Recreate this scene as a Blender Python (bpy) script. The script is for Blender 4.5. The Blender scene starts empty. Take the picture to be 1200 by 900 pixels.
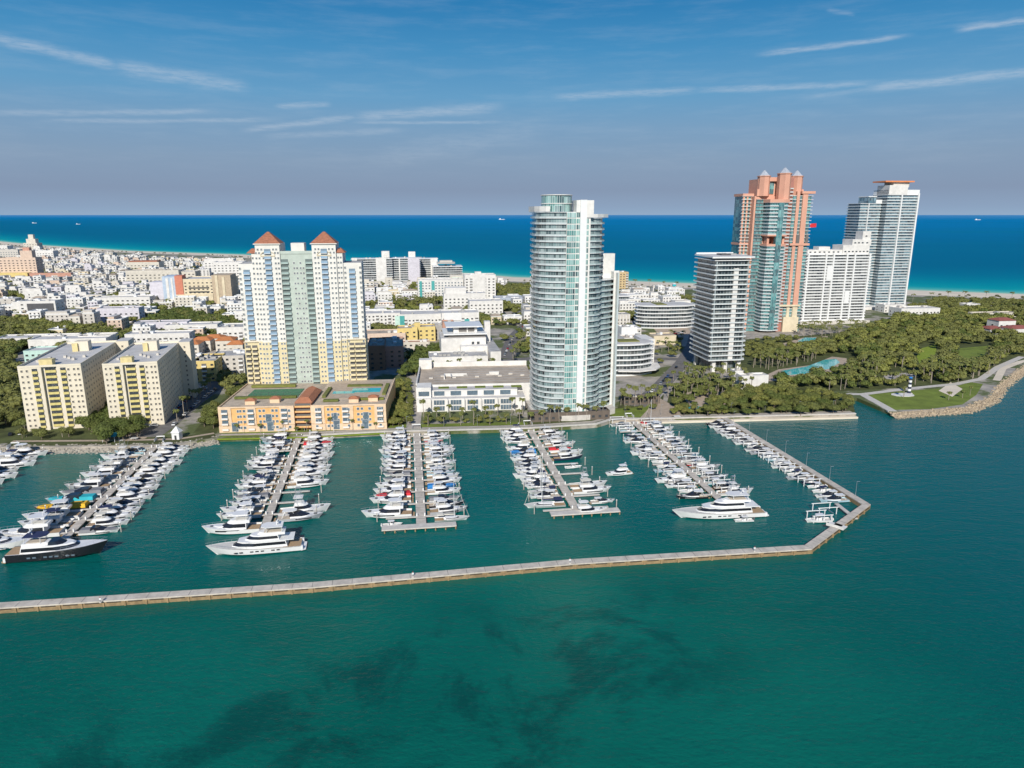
import bpy, math, random
from mathutils import Matrix, Vector
rnd = random.Random(11)
sc = bpy.context.scene
COL = sc.collection
R = math.radians

# ---------------------------------------------------------------- camera, sky, sun, exposure
F = 820.0; H = 110.0; P = math.atan(199 / F)
cam_d = bpy.data.cameras.new('camera'); cam = bpy.data.objects.new('camera', cam_d); COL.objects.link(cam)
cam.location = (0, 0, H); cam.rotation_euler = (math.pi / 2 - P, 0, 0)
cam_d.sensor_width = 36; cam_d.lens = 36 * F / 1200; cam_d.clip_start = 1; cam_d.clip_end = 150000
sc.camera = cam
SUN_EL, SUN_AZ = R(32), R(6)          # light travels towards azimuth 6 degrees right of the view
sun_d = bpy.data.lights.new('sun', 'SUN'); sun = bpy.data.objects.new('sun', sun_d); COL.objects.link(sun)
sun_d.energy = 4.5; sun_d.angle = R(0.53); sun_d.color = (1.0, 0.955, 0.88)
sun.location = (0, -200, 400)
sun.rotation_euler = Vector((math.sin(SUN_AZ) * math.cos(SUN_EL), math.cos(SUN_AZ) * math.cos(SUN_EL), -math.sin(SUN_EL))).to_track_quat('-Z', 'Y').to_euler()
sc.view_settings.view_transform = 'Standard'; sc.view_settings.look = 'None'
sc.view_settings.exposure = 0.0; sc.view_settings.gamma = 1.0
try: sc.view_settings.use_curve_mapping = False
except Exception: pass
sc.render.engine = 'CYCLES'
sc.cycles.max_bounces = 5; sc.cycles.diffuse_bounces = 2; sc.cycles.glossy_bounces = 3; sc.cycles.transmission_bounces = 2
sc.cycles.use_denoising = True

class NT:
    def __init__(s, tree): s.t = tree; s.n = tree.nodes; s.l = tree.links
    def new(s, t, **kw):
        n = s.n.new(t)
        for k, v in kw.items(): setattr(n, k, v)
        return n
    def link(s, a, b): s.l.new(a, b)
    def val(s, sock, v):
        if isinstance(v, (int, float)): sock.default_value = v
        elif isinstance(v, (tuple, list)): sock.default_value = v
        else: s.l.new(v, sock)
    def m(s, op, a, b=None, c=None, clamp=False):
        n = s.n.new('ShaderNodeMath'); n.operation = op; n.use_clamp = clamp
        s.val(n.inputs[0], a)
        if b is not None: s.val(n.inputs[1], b)
        if c is not None: s.val(n.inputs[2], c)
        return n.outputs[0]
    def mix(s, f, a, b, mode='MIX'):
        n = s.n.new('ShaderNodeMix'); n.data_type = 'RGBA'; n.blend_type = mode
        s.val(n.inputs[0], f); s.val(n.inputs[6], a if not (isinstance(a, tuple) and len(a) == 3) else (*a, 1)); s.val(n.inputs[7], b if not (isinstance(b, tuple) and len(b) == 3) else (*b, 1))
        return n.outputs[2]
    def ramp(s, f, stops, interp='LINEAR'):
        n = s.n.new('ShaderNodeValToRGB'); e = n.color_ramp.elements; n.color_ramp.interpolation = interp
        while len(e) < len(stops): e.new(0.5)
        for el, (p, c) in zip(e, stops): el.position = p; el.color = (*c, 1) if len(c) == 3 else c
        s.val(n.inputs[0], f); return n.outputs[0]
    def noise(s, vec, scale, detail=3, rough=.5, dist=0.0):
        n = s.n.new('ShaderNodeTexNoise'); n.inputs['Scale'].default_value = scale; n.inputs['Detail'].default_value = detail
        n.inputs['Roughness'].default_value = rough; n.inputs['Distortion'].default_value = dist
        s.l.new(vec, n.inputs['Vector']); return n.outputs[0]
    def smooth(s, x, a, b):
        n = s.n.new('ShaderNodeMapRange'); n.interpolation_type = 'SMOOTHSTEP'
        s.val(n.inputs[0], x); n.inputs[1].default_value = a; n.inputs[2].default_value = b
        return n.outputs[0]
    def mapping(s, vec, scale=(1, 1, 1), rot=(0, 0, 0)):
        n = s.n.new('ShaderNodeMapping'); n.inputs['Scale'].default_value = scale; n.inputs['Rotation'].default_value = rot
        s.l.new(vec, n.inputs['Vector']); return n.outputs[0]

def lin(r, g, b):
    f = lambda c: (c / 255 / 12.92) if c / 255 <= .04045 else ((c / 255 + .055) / 1.055) ** 2.4
    return (f(r), f(g), f(b))

world = bpy.data.worlds.new('World'); sc.world = world; world.use_nodes = True
w = NT(world.node_tree); w.n.clear()
out = w.new('ShaderNodeOutputWorld'); bg = w.new('ShaderNodeBackground')
sky = w.new('ShaderNodeTexSky'); sky.sky_type = 'NISHITA'; sky.sun_disc = False
sky.sun_elevation = SUN_EL; sky.sun_rotation = R(186); sky.air_density = 1.1; sky.dust_density = 1.2; sky.ozone_density = 2.0
tc = w.new('ShaderNodeTexCoord'); sep = w.new('ShaderNodeSeparateXYZ'); w.link(tc.outputs['Generated'], sep.inputs[0])
X, Y, Z = sep.outputs
el = w.m('MULTIPLY', w.m('ARCSINE', Z), 57.2958)
az = w.m('MULTIPLY', w.m('ARCTAN2', X, Y), 57.2958)
# air colour by elevation (degrees 0..90), a dusty mauve layer lies low over the sea
grad = w.ramp(w.m('DIVIDE', el, 40.0, clamp=True), [
    (0.0, lin(146, 172, 200)), (0.014, lin(140, 163, 192)), (0.045, lin(132, 151, 179)), (0.10, lin(132, 157, 185)), (0.16, lin(120, 158, 192)),
    (0.215, lin(100, 157, 198)), (0.295, lin(68, 142, 192)), (0.378, lin(38, 123, 180)), (0.58, lin(30, 100, 160)), (1.0, lin(24, 80, 142))])
# the real sky is brighter round the sun side, kept from the sky model
scale = w.new('ShaderNodeVectorMath', operation='SCALE'); w.link(sky.outputs[0], scale.inputs[0]); scale.inputs['Scale'].default_value = 0.1
col = w.mix(0.97, scale.outputs[0], grad)
# thin vapour trails and cirrus, given by (azimuth, elevation) ends in degrees
def px_dir(px, py):
    x = (px - 600) / F; y = -(py - 450) / F
    dy = math.cos(P) + y * math.sin(P); dz = -math.sin(P) + y * math.cos(P)
    return math.degrees(math.atan2(x, dy)), math.degrees(math.atan2(dz, math.hypot(x, dy)))
comb = w.new('ShaderNodeCombineXYZ'); w.link(az, comb.inputs[0]); w.link(el, comb.inputs[1])
nz = w.noise(w.mapping(comb.outputs[0], (.5, 2.2, 1)), 1.0, 4, .6)
nz2 = w.noise(w.mapping(comb.outputs[0], (.12, .9, 1)), 1.0, 5, .65)
nz3 = w.noise(w.mapping(comb.outputs[0], (.7, 5.0, 1)), 1.0, 5, .7)
trails = [((-30, 38), (150, 80), .42, .42), ((120, 74), (300, 104), .55, .40), ((-40, 132), (262, 130), .22, .30), ((30, 141), (330, 140), .16, .30),
          ((318, 124), (392, 122), .22, .34), ((275, 154), (430, 135), .26, .36), ((400, 138), (600, 124), .40, .36), ((300, 160), (480, 152), .25, .22), ((400, 143), (596, 143), .14, .30),
          ((640, 114), (830, 104), .30, .36), ((800, 106), (1040, 96), .25, .36), ((1000, 105), (1240, 80), .33, .44), ((882, 65), (1078, 39), .20, .46),
          ((1112, 35), (1260, 16), .24, .50), ((966, 11), (1004, 18), .16, .2), ((420, 190), (660, 145), .9, .14), ((930, 116), (1100, 92), .16, .2)]
mask = None
for (a, b, wd, st) in trails:
    (ax, ay), (bx, by) = px_dir(*a), px_dir(*b)
    L = math.hypot(bx - ax, by - ay); ux, uy = (bx - ax) / L, (by - ay) / L
    rx = w.m('SUBTRACT', az, ax); ry = w.m('SUBTRACT', el, ay)
    along = w.m('ADD', w.m('MULTIPLY', rx, ux), w.m('MULTIPLY', ry, uy))
    off = w.m('ADD', w.m('MULTIPLY', rx, -uy), w.m('MULTIPLY', ry, ux))
    off = w.m('ADD', off, w.m('MULTIPLY', w.m('SUBTRACT', nz, .5), .8 * wd + .14))
    e1 = w.m('SUBTRACT', 1.0, w.smooth(w.m('ABSOLUTE', off), 0.0, wd * 1.35))
    e2 = w.m('MULTIPLY', w.smooth(along, 0, L * .2), w.m('SUBTRACT', 1.0, w.smooth(along, L * .8, L)))
    one = w.m('MULTIPLY', w.m('MULTIPLY', e1, e2), st * .95)
    mask = one if mask is None else w.m('MAXIMUM', mask, one)
mask = w.m('MULTIPLY', mask, w.m('ADD', .35, w.m('MULTIPLY', .65, w.smooth(nz3, .30, .62))))
veil = w.m('MULTIPLY', w.m('MULTIPLY', w.smooth(nz2, .42, .75), .10), w.smooth(el, 1.5, 5))
mask = w.m('ADD', w.m('MULTIPLY', mask, 1.0), veil, clamp=True)
col = w.mix(mask, col, (*lin(196, 208, 222), 1))
w.link(col, bg.inputs[0]); bg.inputs[1].default_value = 1.0
w.link(bg.outputs[0], out.inputs[0])

# ---------------------------------------------------------------- helpers
TH = R(8.5); EX = (math.cos(TH), math.sin(TH)); EY = (-math.sin(TH), math.cos(TH))   # the street grid
def G(px, py, z=2.0):
    "ground point seen at a pixel of the survey photograph"
    x = (px - 600) / F; y = -(py - 450) / F
    dy = math.cos(P) + y * math.sin(P); dz = -math.sin(P) + y * math.cos(P)
    t = (z - H) / dz
    return (x * t, dy * t)
def PXY(x, y, z):
    d = y * math.cos(P) - (z - H) * math.sin(P); u = y * math.sin(P) + (z - H) * math.cos(P)
    return 600 + F * x / d, 450 - F * u / d
def grid(a, b, o=(0, 0)): return (o[0] + a * EX[0] + b * EY[0], o[1] + a * EX[1] + b * EY[1])
def ungrid(x, y): return (x * EX[0] + y * EX[1], x * EY[0] + y * EY[1])
def inside(pt, poly):
    x, y = pt; c = False; j = len(poly) - 1
    for i in range(len(poly)):
        xi, yi = poly[i]; xj, yj = poly[j]
        if (yi > y) != (yj > y) and x < (xj - xi) * (y - yi) / (yj - yi) + xi: c = not c
        j = i
    return c
def outline(poly, d):
    "polygon (ccw) pushed outwards by d"
    n = len(poly); r = []
    for i in range(n):
        p, q, s = poly[i - 1], poly[i], poly[(i + 1) % n]
        def nn(a, b):
            dx, dy = b[0] - a[0], b[1] - a[1]; l = math.hypot(dx, dy) or 1; return (dy / l, -dx / l)
        a, b = nn(p, q), nn(q, s); k = 1 + a[0] * b[0] + a[1] * b[1]; k = max(k, .35)
        r.append((q[0] + d * (a[0] + b[0]) / k, q[1] + d * (a[1] + b[1]) / k))
    return r

class MB:
    def __init__(s): s.v = []; s.f = []; s.m = []; s.uv = []
    def face(s, pts, m=0, uv=None):
        b = len(s.v); s.v += [tuple(p) for p in pts]; s.f.append(tuple(range(b, b + len(pts)))); s.m.append(m); s.uv.append(uv)
    def prism(s, poly, z0, z1, m=0, mt=None, mb=None, top=True, bottom=True, poly2=None):
        q = poly2 or poly; n = len(poly); d = 0
        for i in range(n):
            a, b = poly[i], poly[(i + 1) % n]; a2, b2 = q[i], q[(i + 1) % n]
            l = math.hypot(b[0] - a[0], b[1] - a[1])
            s.face([(a[0], a[1], z0), (b[0], b[1], z0), (b2[0], b2[1], z1), (a2[0], a2[1], z1)], m, [(d, z0), (d + l, z0), (d + l, z1), (d, z1)]); d += l
        if top: s.face([(p[0], p[1], z1) for p in q], m if mt is None else mt)
        if bottom: s.face([(p[0], p[1], z0) for p in reversed(poly)], m if mb is None else mb)
    def box(s, x0, x1, y0, y1, z0, z1, m=0, mt=None): s.prism([(x0, y0), (x1, y0), (x1, y1), (x0, y1)], z0, z1, m, mt)
    def cyl(s, x, y, z0, z1, r0, r1=None, n=8, m=0):
        r1 = r0 if r1 is None else r1
        c = [(math.cos(2 * math.pi * i / n), math.sin(2 * math.pi * i / n)) for i in range(n)]
        s.prism([(x + r0 * a, y + r0 * b) for a, b in c], z0, z1, m, poly2=[(x + r1 * a, y + r1 * b) for a, b in c])
    def tube(s, p, q, r, n=5, m=0, r2=None):
        p, q = Vector(p), Vector(q); d = (q - p).normalized(); u = d.orthogonal().normalized(); v = d.cross(u); r2 = r if r2 is None else r2
        A = [p + (u * math.cos(2 * math.pi * i / n) + v * math.sin(2 * math.pi * i / n)) * r for i in range(n)]
        B = [q + (u * math.cos(2 * math.pi * i / n) + v * math.sin(2 * math.pi * i / n)) * r2 for i in range(n)]
        for i in range(n): s.face([A[i], A[(i + 1) % n], B[(i + 1) % n], B[i]], m)
        s.face(list(reversed(A)), m); s.face(B, m)
    def add(s, o, M):
        b = len(s.v); s.v += [tuple(M @ Vector(p)) for p in o.v]; s.f += [tuple(i + b for i in f) for f in o.f]; s.m += o.m; s.uv += o.uv
    def mesh(s, name, mats, smooth=False, merge=False):
        me = bpy.data.meshes.new(name); me.from_pydata(s.v, [], s.f)
        for m in (mats if isinstance(mats, (list, tuple)) else [mats]): me.materials.append(m)
        me.polygons.foreach_set('material_index', s.m)
        if smooth: me.polygons.foreach_set('use_smooth', [True] * len(s.f))
        if any(u for u in s.uv):
            L = me.uv_layers.new(name='UVMap'); fl = []
            for f, u in zip(s.f, s.uv):
                if u: 
                    for a in u: fl += [a[0], a[1]]
                else: fl += [0.0, 0.0] * len(f)
            L.data.foreach_set('uv', fl)
        if merge:
            import bmesh
            bm = bmesh.new(); bm.from_mesh(me); bmesh.ops.remove_doubles(bm, verts=bm.verts, dist=1e-4); bm.to_mesh(me); bm.free()
        me.update(); return me
    def obj(s, name, mats, parent=None, smooth=False, loc=None, merge=False):
        return put(name, s.mesh(name, mats, smooth, merge), parent, loc)
def put(name, me, parent=None, loc=None, rot=0, scale=None):
    o = bpy.data.objects.new(name, me); COL.objects.link(o)
    if parent: o.parent = parent
    if loc: o.location = loc
    if rot: o.rotation_euler = (0, 0, rot)
    if scale: o.scale = scale
    return o
def tag(o, label, cat, group=None):
    o['label'] = label; o['category'] = cat
    if group: o['group'] = group
    return o
def thing(name, label, cat, loc=(0, 0, 0), rot=0, group=None):
    o = bpy.data.objects.new(name, None); COL.objects.link(o); o.empty_display_size = .1
    o.location = loc; o.rotation_euler = (0, 0, rot); return tag(o, label, cat, group)
def struct(o, kind='structure'): o['kind'] = kind; return o
KIDS = {}
def kids(o):
    if o.name not in KIDS: KIDS[o.name] = list(o.children)
    return KIDS[o.name]
def copy_tree(o, parent=None):
    c = o.copy(); COL.objects.link(c)
    if parent: c.parent = parent
    for k in kids(o): copy_tree(k, c)
    return c
def parts(name, tpl, mats, spots, parent, cap=100, plural=None):
    "spots: (x, y, z, rot, sx, sz) in the parent's frame; the nearest ones are parts, the rest one stuff part"
    me = tpl.mesh(name, mats)
    base = Matrix.Translation(parent.location) @ Matrix.Rotation(parent.rotation_euler[2], 4, 'Z')
    cp = Vector((0, 0, H))
    def full(s):
        s = tuple(s) + (0, 1, 1)[len(s) - 3:] if len(s) < 6 else s
        return s
    sp = sorted((full(s) for s in spots), key=lambda s: (base @ Vector(s[:3]) - cp).length)
    for s in sp[:cap]:
        put(name, me, parent, s[:3], s[3], (s[4], 1, s[5]) if (s[4] != 1 or s[5] != 1) else None)
    if len(sp) > cap:
        mb = MB()
        for s in sp[cap:]:
            mb.add(tpl, Matrix.Translation(s[:3]) @ Matrix.Rotation(s[3], 4, 'Z') @ Matrix.Diagonal((s[4], 1, s[5], 1)))
        o = mb.obj(plural or name, mats, parent); o['kind'] = 'stuff'
ORD = lambda n: '%d%s' % (n, 'th' if 10 <= n % 100 <= 20 else {1: 'st', 2: 'nd', 3: 'rd'}.get(n % 10, 'th'))
NUM = ['first', 'second', 'third', 'fourth', 'fifth', 'sixth', 'seventh', 'eighth', 'ninth', 'tenth', 'eleventh', 'twelfth', 'thirteenth', 'fourteenth', 'fifteenth', 'sixteenth', 'seventeenth', 'eighteenth', 'nineteenth', 'twentieth', 'twenty-first', 'twenty-second', 'twenty-third', 'twenty-fourth', 'twenty-fifth', 'twenty-sixth', 'twenty-seventh', 'twenty-eighth', 'twenty-ninth', 'thirtieth']
def rows(objs, desc, place, per=12):
    "label a scatter by depth rows and by order from the left in each row"
    objs = sorted(objs, key=lambda o: o.location[1]); n = max(1, math.ceil(len(objs) / per)); k = math.ceil(len(objs) / n)
    for r in range(n):
        row = sorted(objs[r * k:(r + 1) * k], key=lambda o: o.location[0] / max(o.location[1], 1))
        for i, o in enumerate(row):
            d = desc(o) if callable(desc) else desc
            fr = '' if n == 1 else (', front row' if r == 0 else ', rearmost row' if r == n - 1 else ', %s row' % NUM[r])
            o['label'] = ('%s %s, %s from left%s' % (d, place, NUM[i] if i < 30 else ORD(i + 1), fr))

# ---------------------------------------------------------------- materials
MATS = {}
def mat(name, c, rough=.75, var=.12, scale=.4, spec=.35, metal=0.0, dirt=0.0, coord='Object'):
    if name in MATS: return MATS[name]
    m = bpy.data.materials.new(name); m.use_nodes = True; t = NT(m.node_tree); b = t.n['Principled BSDF']
    tcn = t.new('ShaderNodeTexCoord')
    vec = tcn.outputs['Object']
    if coord == 'World':
        g = t.new('ShaderNodeNewGeometry'); vec = g.outputs['Position']
    n = t.noise(vec, scale, 5, .6)
    cc = t.mix(t.smooth(n, .25, .75), tuple(x * (1 - var) for x in c), tuple(min(1, x * (1 + var)) for x in c))
    oi = t.new('ShaderNodeObjectInfo')
    cc = t.mix(t.m('MULTIPLY', oi.outputs['Random'], var * .8), cc, tuple(x * .55 for x in c))
    if dirt:
        n2 = t.noise(t.mapping(vec, (1, 1, .25)), scale * 2.5, 6, .7)
        cc = t.mix(t.m('MULTIPLY', t.smooth(n2, .5, .8), dirt), cc, tuple(x * .45 for x in c))
    t.link(cc, b.inputs['Base Color']); b.inputs['Roughness'].default_value = rough
    b.inputs['Specular IOR Level'].default_value = spec; b.inputs['Metallic'].default_value = metal
    MATS[name] = m; return m
def glass(name, cols, cw=2.4, ch=3.2, rough=.12, mull=(.6, .62, .62), frame=.06, z_off=0.0):
    "window wall: each pane its own tone (blinds, dark rooms, tinted glass), thin mullions; laid out along the wall by uv"
    if name in MATS: return MATS[name]
    m = bpy.data.materials.new(name); m.use_nodes = True; t = NT(m.node_tree); b = t.n['Principled BSDF']
    uv = t.new('ShaderNodeTexCoord').outputs['UV']; s = t.new('ShaderNodeSeparateXYZ'); t.link(uv, s.inputs[0])
    oi = t.new('ShaderNodeObjectInfo')
    u = t.m('DIVIDE', s.outputs[0], cw); v = t.m('DIVIDE', t.m('ADD', s.outputs[1], z_off), ch)
    fu, fv = t.m('FLOOR', u), t.m('FLOOR', v); gu = t.m('SUBTRACT', u, fu)
    c = t.new('ShaderNodeCombineXYZ'); t.link(fu, c.inputs[0]); t.link(t.m('ADD', fv, t.m('MULTIPLY', oi.outputs['Random'], 97.0)), c.inputs[1])
    wn = t.new('ShaderNodeTexWhiteNoise'); t.link(c.outputs[0], wn.inputs[0])
    n = len(cols); stops = [(i / n, k) for i, k in enumerate(cols)]
    base = t.ramp(wn.outputs[0], stops, 'CONSTANT')
    # groups of neighbouring panes share a tone, as rooms do
    c2 = t.new('ShaderNodeCombineXYZ'); t.link(t.m('FLOOR', t.m('DIVIDE', u, 4.0)), c2.inputs[0]); t.link(t.m('MULTIPLY', oi.outputs['Random'], 31.0), c2.inputs[1]); t.link(fv, c2.inputs[2])
    wn2 = t.new('ShaderNodeTexWhiteNoise'); t.link(c2.outputs[0], wn2.inputs[0])
    base = t.mix(.55, base, t.ramp(wn2.outputs[0], stops, 'CONSTANT'))
    e = t.m('GREATER_THAN', t.m('ABSOLUTE', t.m('SUBTRACT', gu, .5)), .5 - frame / 2)
    base = t.mix(e, base, mull)
    t.link(base, b.inputs['Base Color']); b.inputs['Roughness'].default_value = rough; b.inputs['Specular IOR Level'].default_value = .8
    MATS[name] = m; return m
W = mat('white_stucco', (.74, .715, .67), dirt=.15, scale=.25)
W2 = mat('warm_white_stucco', (.66, .61, .52), dirt=.2, scale=.25)
CREAM = mat('cream_stucco', (.70, .60, .42), scale=.2, dirt=.12)
YEL = mat('yellow_paint', (.72, .56, .22), scale=.3, dirt=.1)
YWALL = mat('pale_yellow_wall', (.77, .69, .54), scale=.15, dirt=.12, var=.07)
YBAL = mat('balcony_yellow', (.68, .57, .22), scale=.3)
ORANGE = mat('orange_stucco', (.80, .47, .19), scale=.3, dirt=.12)
PEACH = mat('peach_stucco', (.78, .57, .38), scale=.3, dirt=.1)
TERRA = mat('terracotta', (.42, .17, .09), scale=.6, dirt=.2)
TILE = mat('red_roof_tile', (.38, .155, .09), scale=.8, var=.25, dirt=.2)
OTILE = mat('orange_roof_tile', (.58, .22, .08), scale=.8, var=.2, dirt=.15)
PINK = mat('pink_concrete', (.68, .36, .255), scale=.1, var=.08, dirt=.08)
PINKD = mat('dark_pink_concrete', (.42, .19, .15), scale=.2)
SAGE = mat('sage_stucco', (.50, .56, .49), scale=.2)
GREY = mat('grey_concrete', (.40, .39, .37), scale=.4, dirt=.25)
LGREY = mat('light_concrete', (.60, .56, .50), scale=.5, dirt=.2)
DGREY = mat('dark_grey_paint', (.10, .10, .105), scale=.5)
ROOFG = mat('grey_roof_membrane', (.46, .45, .43), scale=.12, var=.25, dirt=.35)
ROOFW = mat('white_roof_membrane', (.60, .58, .55), scale=.12, var=.15, dirt=.3)
ROOFT = mat('tan_roof_gravel', (.48, .40, .31), scale=.12, var=.25, dirt=.35)
DARKW = mat('dark_window', (.065, .07, .075), rough=.15, spec=.8, var=.3)
BLUEW = mat('blue_window', (.13, .18, .22), rough=.12, spec=.8, var=.3)
BLUEB = mat('blue_balcony', (.30, .43, .55), rough=.4)
TEALG = mat('teal_glass', (.10, .40, .38), rough=.15, spec=.7)
SHADEB = mat('recess_shade', (.16, .15, .14), rough=.6)  # dark tone stands in for shade in recesses and openings
BLUEWALL = mat('pale_blue_wall', (.46, .55, .65)); REDWALL = mat('coral_wall', (.60, .22, .14)); PINKW = mat('pale_pink_wall', (.66, .51, .40)); SALM = mat('salmon_wall', (.55, .30, .22))
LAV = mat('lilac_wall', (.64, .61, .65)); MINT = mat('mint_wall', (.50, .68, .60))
CONC = mat('marina_concrete', (.58, .52, .44), scale=.35, var=.2, dirt=.5, coord='World')
CONCD = mat('wet_concrete', (.34, .235, .125), scale=.7, var=.3, dirt=.4, coord='World')
WOODT = mat('timber_deck', (.46, .38, .30), scale=1.5, var=.2, dirt=.2)
PILEM = mat('weathered_pile', (.50, .46, .40), scale=2, var=.2)
WHITE = mat('white_paint', (.80, .80, .78), rough=.35, var=.04, spec=.5)
GEL = mat('white_gelcoat', (.80, .79, .77), rough=.25, var=.04, spec=.5)
GELG = mat('grey_gelcoat', (.42, .43, .45), rough=.25, spec=.5)
GELN = mat('navy_gelcoat', (.03, .04, .08), rough=.2, spec=.6)
GELK = mat('black_gelcoat', (.018, .018, .022), rough=.15, spec=.7)
GELB = mat('pale_blue_gelcoat', (.42, .60, .68), rough=.25, spec=.5)
GELR = mat('red_gelcoat', (.48, .03, .03), rough=.3, spec=.5)
TEAK = mat('teak_deck', (.42, .29, .17), scale=2)
DECK = mat('nonskid_deck', (.66, .63, .57), scale=2, var=.08)
TINT = mat('tinted_glass', (.02, .022, .028), rough=.08, spec=.9)
SEATC = mat('beige_cushion', (.58, .50, .40), scale=3)
CANV_T = mat('turquoise_canvas', (.03, .42, .48)); CANV_Y = mat('yellow_canvas', (.80, .45, .03)); CANV_B = mat('blue_canvas', (.03, .22, .55)); CANV_N = mat('navy_canvas', (.03, .04, .10)); CANV_R = mat('red_canvas', (.60, .03, .04)); CANV_W = mat('cream_canvas', (.72, .68, .58)); CANV_G = mat('grey_canvas', (.22, .22, .23))
METAL = mat('brushed_metal', (.60, .61, .62), rough=.3, metal=.7)
BARK = mat('bark', (.20, .16, .12), scale=3, var=.3); PBARK = mat('palm_bark', (.34, .29, .23), scale=3, var=.2)
ASPH = mat('asphalt', (.17, .16, .15), rough=.9, scale=.3, var=.2, coord='World')
PAVE = mat('pavement', (.44, .40, .35), rough=.9, scale=.3, var=.15, dirt=.15, coord='World')
TAN = mat('tan_paving', (.46, .37, .28), rough=.9, scale=.4, var=.15, coord='World')
SAND = mat('sand', (.76, .66, .52), rough=.95, scale=.05, var=.12, coord='World')
LAWN = mat('lawn_grass', (.17, .22, .035), rough=.9, scale=.15, var=.25, dirt=.2, coord='World')
POOL = mat('pool_water', (.05, .50, .52), rough=.08, spec=.6, var=.1)
ROCK = mat('riprap_rock', (.44, .35, .24), rough=.9, scale=.6, var=.35, dirt=.35, coord='World')
ROCKP = mat('pale_riprap_rock', (.42, .38, .31), rough=.9, scale=.6, var=.35, dirt=.35, coord='World')
def leaf(name, c1, c2, c3):
    m = bpy.data.materials.new(name); m.use_nodes = True; t = NT(m.node_tree); b = t.n['Principled BSDF']
    oi = t.new('ShaderNodeObjectInfo'); tcn = t.new('ShaderNodeNewGeometry')
    n = t.noise(tcn.outputs['Position'], .55, 4, .6)
    c = t.mix(t.smooth(n, .3, .7), c1, c2)
    n2 = t.noise(tcn.outputs['Position'], .06, 2, .5)
    c = t.mix(t.m('MULTIPLY', t.m('ADD', oi.outputs['Random'], n2), .42), c, c3)
    t.link(c, b.inputs['Base Color']); b.inputs['Roughness'].default_value = .65; b.inputs['Specular IOR Level'].default_value = .25
    MATS[name] = m; return m
LEAF = leaf('tree_foliage', (.062, .092, .020), (.145, .178, .040), (.200, .190, .058))
LEAFD = leaf('dark_foliage', (.046, .076, .017), (.104, .142, .030), (.145, .158, .040))
LEAFL = leaf('light_foliage', (.110, .145, .026), (.220, .245, .052), (.250, .220, .068))
PALML = leaf('palm_foliage', (.085, .115, .025), (.190, .215, .060), (.170, .160, .050))
DUNE = leaf('dune_foliage', (.06, .08, .025), (.12, .13, .05), (.16, .15, .08))

# ---------------------------------------------------------------- ground, beach, sea
shore_px = [(0, 283), (40, 287), (150, 294), (285, 298.5), (420, 308), (520, 318.5), (600, 325), (735, 329.5), (800, 332), (940, 336.5), (1062, 340), (1200, 345)]
shore = [(-60000, 24000), (-9000, 9300), (-5200, 5600), (-3000, 3800)] + [G(x, y, 0) for x, y in shore_px] + [(1400, 1000), (3000, 1500), (9000, 5200)]
def off(poly, d):      # move a polyline towards the land (d > 0) along its normal
    r = []
    for i, p in enumerate(poly):
        a = poly[max(i - 1, 0)]; b = poly[min(i + 1, len(poly) - 1)]
        dx, dy = b[0] - a[0], b[1] - a[1]; l = math.hypot(dx, dy)
        r.append((p[0] + d * dy / l, p[1] - d * dx / l))
    return r
quay = [(-9000, -1600), (-900, 215), (-420, 287), G(0, 524), G(120, 523), G(205, 521), G(255, 513), G(355, 511), G(452, 506), G(500, 505), G(620, 502), G(700, 497), G(716, 492), G(800, 490), G(1003, 485),
        G(988, 473), G(1004, 466), G(1044, 483), G(1130, 477), G(1160, 465), G(1171, 450), G(1200, 428.5), (450, 560), (560, 640), (800, 720), (2500, 600), (9000, 500)]
inner = off(shore, 92)
mb = MB(); mb.face([(x, y, 2.0) for x, y in quay] + [(x, y, 2.0) for x, y in reversed(inner)])
for i in range(len(quay) - 1):
    a, b = quay[i], quay[i + 1]; mb.face([(a[0], a[1], -3), (b[0], b[1], -3), (b[0], b[1], 2.0), (a[0], a[1], 2.0)])
m = bpy.data.materials.new('city_ground'); m.use_nodes = True; t = NT(m.node_tree); b = t.n['Principled BSDF']
g = t.new('ShaderNodeNewGeometry').outputs['Position']
n1 = t.noise(g, .018, 6, .65); n2 = t.noise(g, .12, 5, .6); n3 = t.noise(g, .5, 3, .6)
c = t.mix(t.smooth(n2, .35, .62), (.47, .42, .35), (.32, .29, .25)); c = t.mix(t.smooth(n1, .47, .55), c, (.10, .125, .035)); c = t.mix(t.m('MULTIPLY', t.smooth(n3, .5, .75), .5), c, (.20, .18, .15))
t.link(c, b.inputs['Base Color']); b.inputs['Roughness'].default_value = .9
struct(mb.obj('ground', m))
mb = MB()
cuts = [inner, off(shore, 60), off(shore, 12), off(shore, -6), off(shore, -40)]; zs = [2.02, 1.6, .5, -.12, -1.5]
for k in range(4):
    for i in range(len(shore) - 1):
        mb.face([(*cuts[k][i], zs[k]), (*cuts[k][i + 1], zs[k]), (*cuts[k + 1][i + 1], zs[k + 1]), (*cuts[k + 1][i], zs[k + 1])][::-1])
struct(mb.obj('beach', SAND))
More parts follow.
